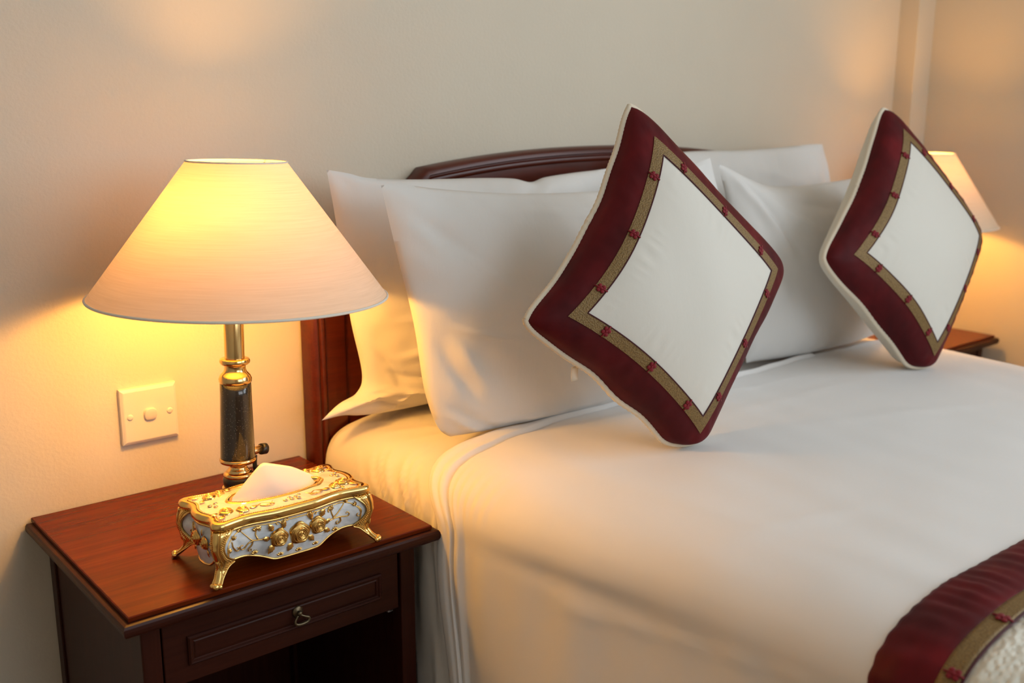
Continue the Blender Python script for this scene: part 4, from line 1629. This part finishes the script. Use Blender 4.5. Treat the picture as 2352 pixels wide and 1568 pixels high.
LZ = lambda t: .0800+.0045*math.sin(min(1, t)*PI*.5)
rows = [lid_ring(t, z) for t, z in ((0, .0806), (.04, .0812), (.09, .0806), (.12, .0800), (.15, .0806), (.18, .0803))]
mesh_obj('rim_band', np.vstack(rows), grid_faces(len(rows), NP, closed_c=True), M['gold'], lid)
rows = [lid_ring(t, .0802+.0030*sstep(.15, .9, t)) for t in np.linspace(.17, .90, 9)]
o = mesh_obj('enamel_field', np.vstack(rows), grid_faces(len(rows), NP, closed_c=True), M['enamel_top'], lid)
o['label'] = 'pearly cream enamel top'
rows = [lid_ring(t, z) for t, z in ((.86, .0828), (.90, .0842), (.96, .0850), (1.0, .0842), (1.02, .0800), (1.0, .0700))]
mesh_obj('opening_rim', np.vstack(rows), grid_faces(len(rows), NP, closed_c=True), M['gold'], lid)
bd = MB()
for tt_, z, step, r_ in ((.125, .0806, 2, .00105), (.93, .0846, 1.5, .00100)):
    Pq = lid_ring(tt_, z)
    Pq = np.vstack([Pq, Pq[:1]])
    d = np.r_[0, np.cumsum(np.linalg.norm(np.diff(Pq, axis=0), axis=1))]
    for s in np.arange(0, d[-1], .0023):
        bd.add(*ball([np.interp(s, d, Pq[:, k]) for k in range(3)], r_, 6, 5))
o = mesh_obj('rope_beading', *bd.out(), M['gold'], lid)
o['kind'] = 'stuff'


def lid_at(V, x, y, rot=0, lift=0):
    cr, sr = math.cos(rot), math.sin(rot)
    return np.stack([x+V[:, 0]*cr-V[:, 1]*sr, y+V[:, 0]*sr+V[:, 1]*cr, BZ+.0818+V[:, 2]+lift], 1)


def lid_rose(x, y, r, seed):
    V, F = rose_local(r, seed)
    V = V*np.array([1, 1, .8])
    mesh_obj('rose', lid_at(V, x, y, seed), F, M['gold'], lid)


for x, y, r, sd in ((-.200, -.352, .0092, 1), (-.181, -.3585, .0082, 2), (-.196, -.293, .0088, 3), (-.180, -.287, .0070, 4), (-.049, -.358, .0082, 5), (-.034, -.352, .0098, 6), (-.037, -.291, .0092, 7), (-.054, -.286, .0072, 8)):
    lid_rose(x, y, r, sd)
for x, y, L, W, dg in ((-.211, -.352, .011, .006, 200), (-.172, -.360, .013, .0065, 10), (-.189, -.366, .009, .005, 280), (-.206, -.300, .010, .006, 215), (-.186, -.296, .009, .005, 300), (-.058, -.361, .013, .006, 185), (-.024, -.352, .010, .006, 30), (-.043, -.365, .009, .005, 260), (-.027, -.296, .010, .006, 330), (-.063, -.285, .011, .006, 170), (-.171, -.285, .011, .006, 10), (-.218, -.371, .015, .007, 35), (-.018, -.371, .015, .007, 145), (-.219, -.280, .014, .007, -35), (-.018, -.280, .014, .007, 215)):
    V, F = leaf_local(L, W)
    mesh_obj('leaf', lid_at(V, x, y, math.radians(dg), .0002), F, M['gold'], lid)


def lid_vine(pts, r=.0008):
    P = spline(np.array([(x, y, BZ+.0824) for x, y in pts]), 30)
    mesh_obj('stem_scroll', *tube(P, np.linspace(r, r*.7, 30), 6), M['gold'], lid)


lid_vine([(-.162, -.359), (-.153, -.355), (-.146, -.358), (-.140, -.364), (-.146, -.367), (-.150, -.363)])
lid_vine([(-.158, -.360), (-.150, -.366), (-.143, -.361), (-.138, -.355)])
lid_vine([(-.069, -.361), (-.078, -.357), (-.085, -.361), (-.089, -.366), (-.083, -.368), (-.080, -.364)])
lid_vine([(-.070, -.362), (-.079, -.368), (-.088, -.362), (-.093, -.357)])
lid_vine([(-.066, -.285), (-.080, -.283), (-.090, -.287), (-.086, -.291)])
lid_vine([(-.168, -.285), (-.155, -.283), (-.147, -.287), (-.151, -.291)])
for k, (x, y) in enumerate([(-.1245, -.3640), (-.1165, -.3585), (-.1155, -.3645), (-.1080, -.3605), (-.1020, -.3570), (-.1070, -.3665), (-.208, -.322), (-.203, -.329), (-.199, -.319), (-.033, -.322), (-.025, -.317), (-.027, -.327)]):
    V, F = ball((0, 0, .0010), .0021, 8, 6, (1, 1, .7))
    o = mesh_obj('gem', lid_at(V, x, y), F, M['crystal'], lid, smooth=False)
    P = np.array([(x+.0024*math.cos(a), y+.0024*math.sin(a), BZ+.0824) for a in np.linspace(0, 2*PI, 13)])
    mesh_obj('gem_setting', *tube(P, .0006, 5, cap=False), M['gold'], lid)

# ------------------------------------------------------------------ tissue pulled up through the opening
nu, nv = 34, 12
ridge = spline(np.array([(-.1790, -.316, .6300), (-.1660, -.3145, .6400), (-.1480, -.3120, .6545), (-.1320, -.310, .6665), (-.1265, -.310, .6682), (-.1200, -.310, .6665), (-.1000, -.3085, .6590), (-.0830, -.3080, .6520), (-.0650, -.3085, .6410), (-.0480, -.311, .6300)]), nu)
frontb = spline(np.array([(-.1790, -.3185, .6290), (-.160, -.329, .6285), (-.130, -.3345, .628), (-.100, -.3350, .628), (-.070, -.329, .628), (-.0480, -.3135, .6290)]), nu)
backb = spline(np.array([(-.1790, -.3150, .6290), (-.155, -.305, .628), (-.118, -.302, .628), (-.075, -.303, .628), (-.0480, -.3100, .6290)]), nu)
rows = []
for k in range(nv):
    t = k/(nv-1)
    rows.append(frontb*(1-t)+ridge*t+np.array([0, -.0022*math.sin(PI*t), 0])*np.sin(PI*np.linspace(0, 1, nu))[:, None]+np.array([0, .0007, 0])*np.sin(np.linspace(0, 9, nu)+3*t)[:, None]*math.sin(PI*t))
for k in range(1, nv):
    t = k/(nv-1)
    rows.append(ridge*(1-t)+backb*t+np.array([0, .0012*math.sin(PI*t), 0]))
V = np.vstack(rows)
ts_ = mesh_obj('tissue', V, grid_faces(2*nv-1, nu), M['tissue'], loc=(-.115, -.318, .628))
tag(ts_, 'folded white paper tissue poking out of the gilded box', 'tissue')
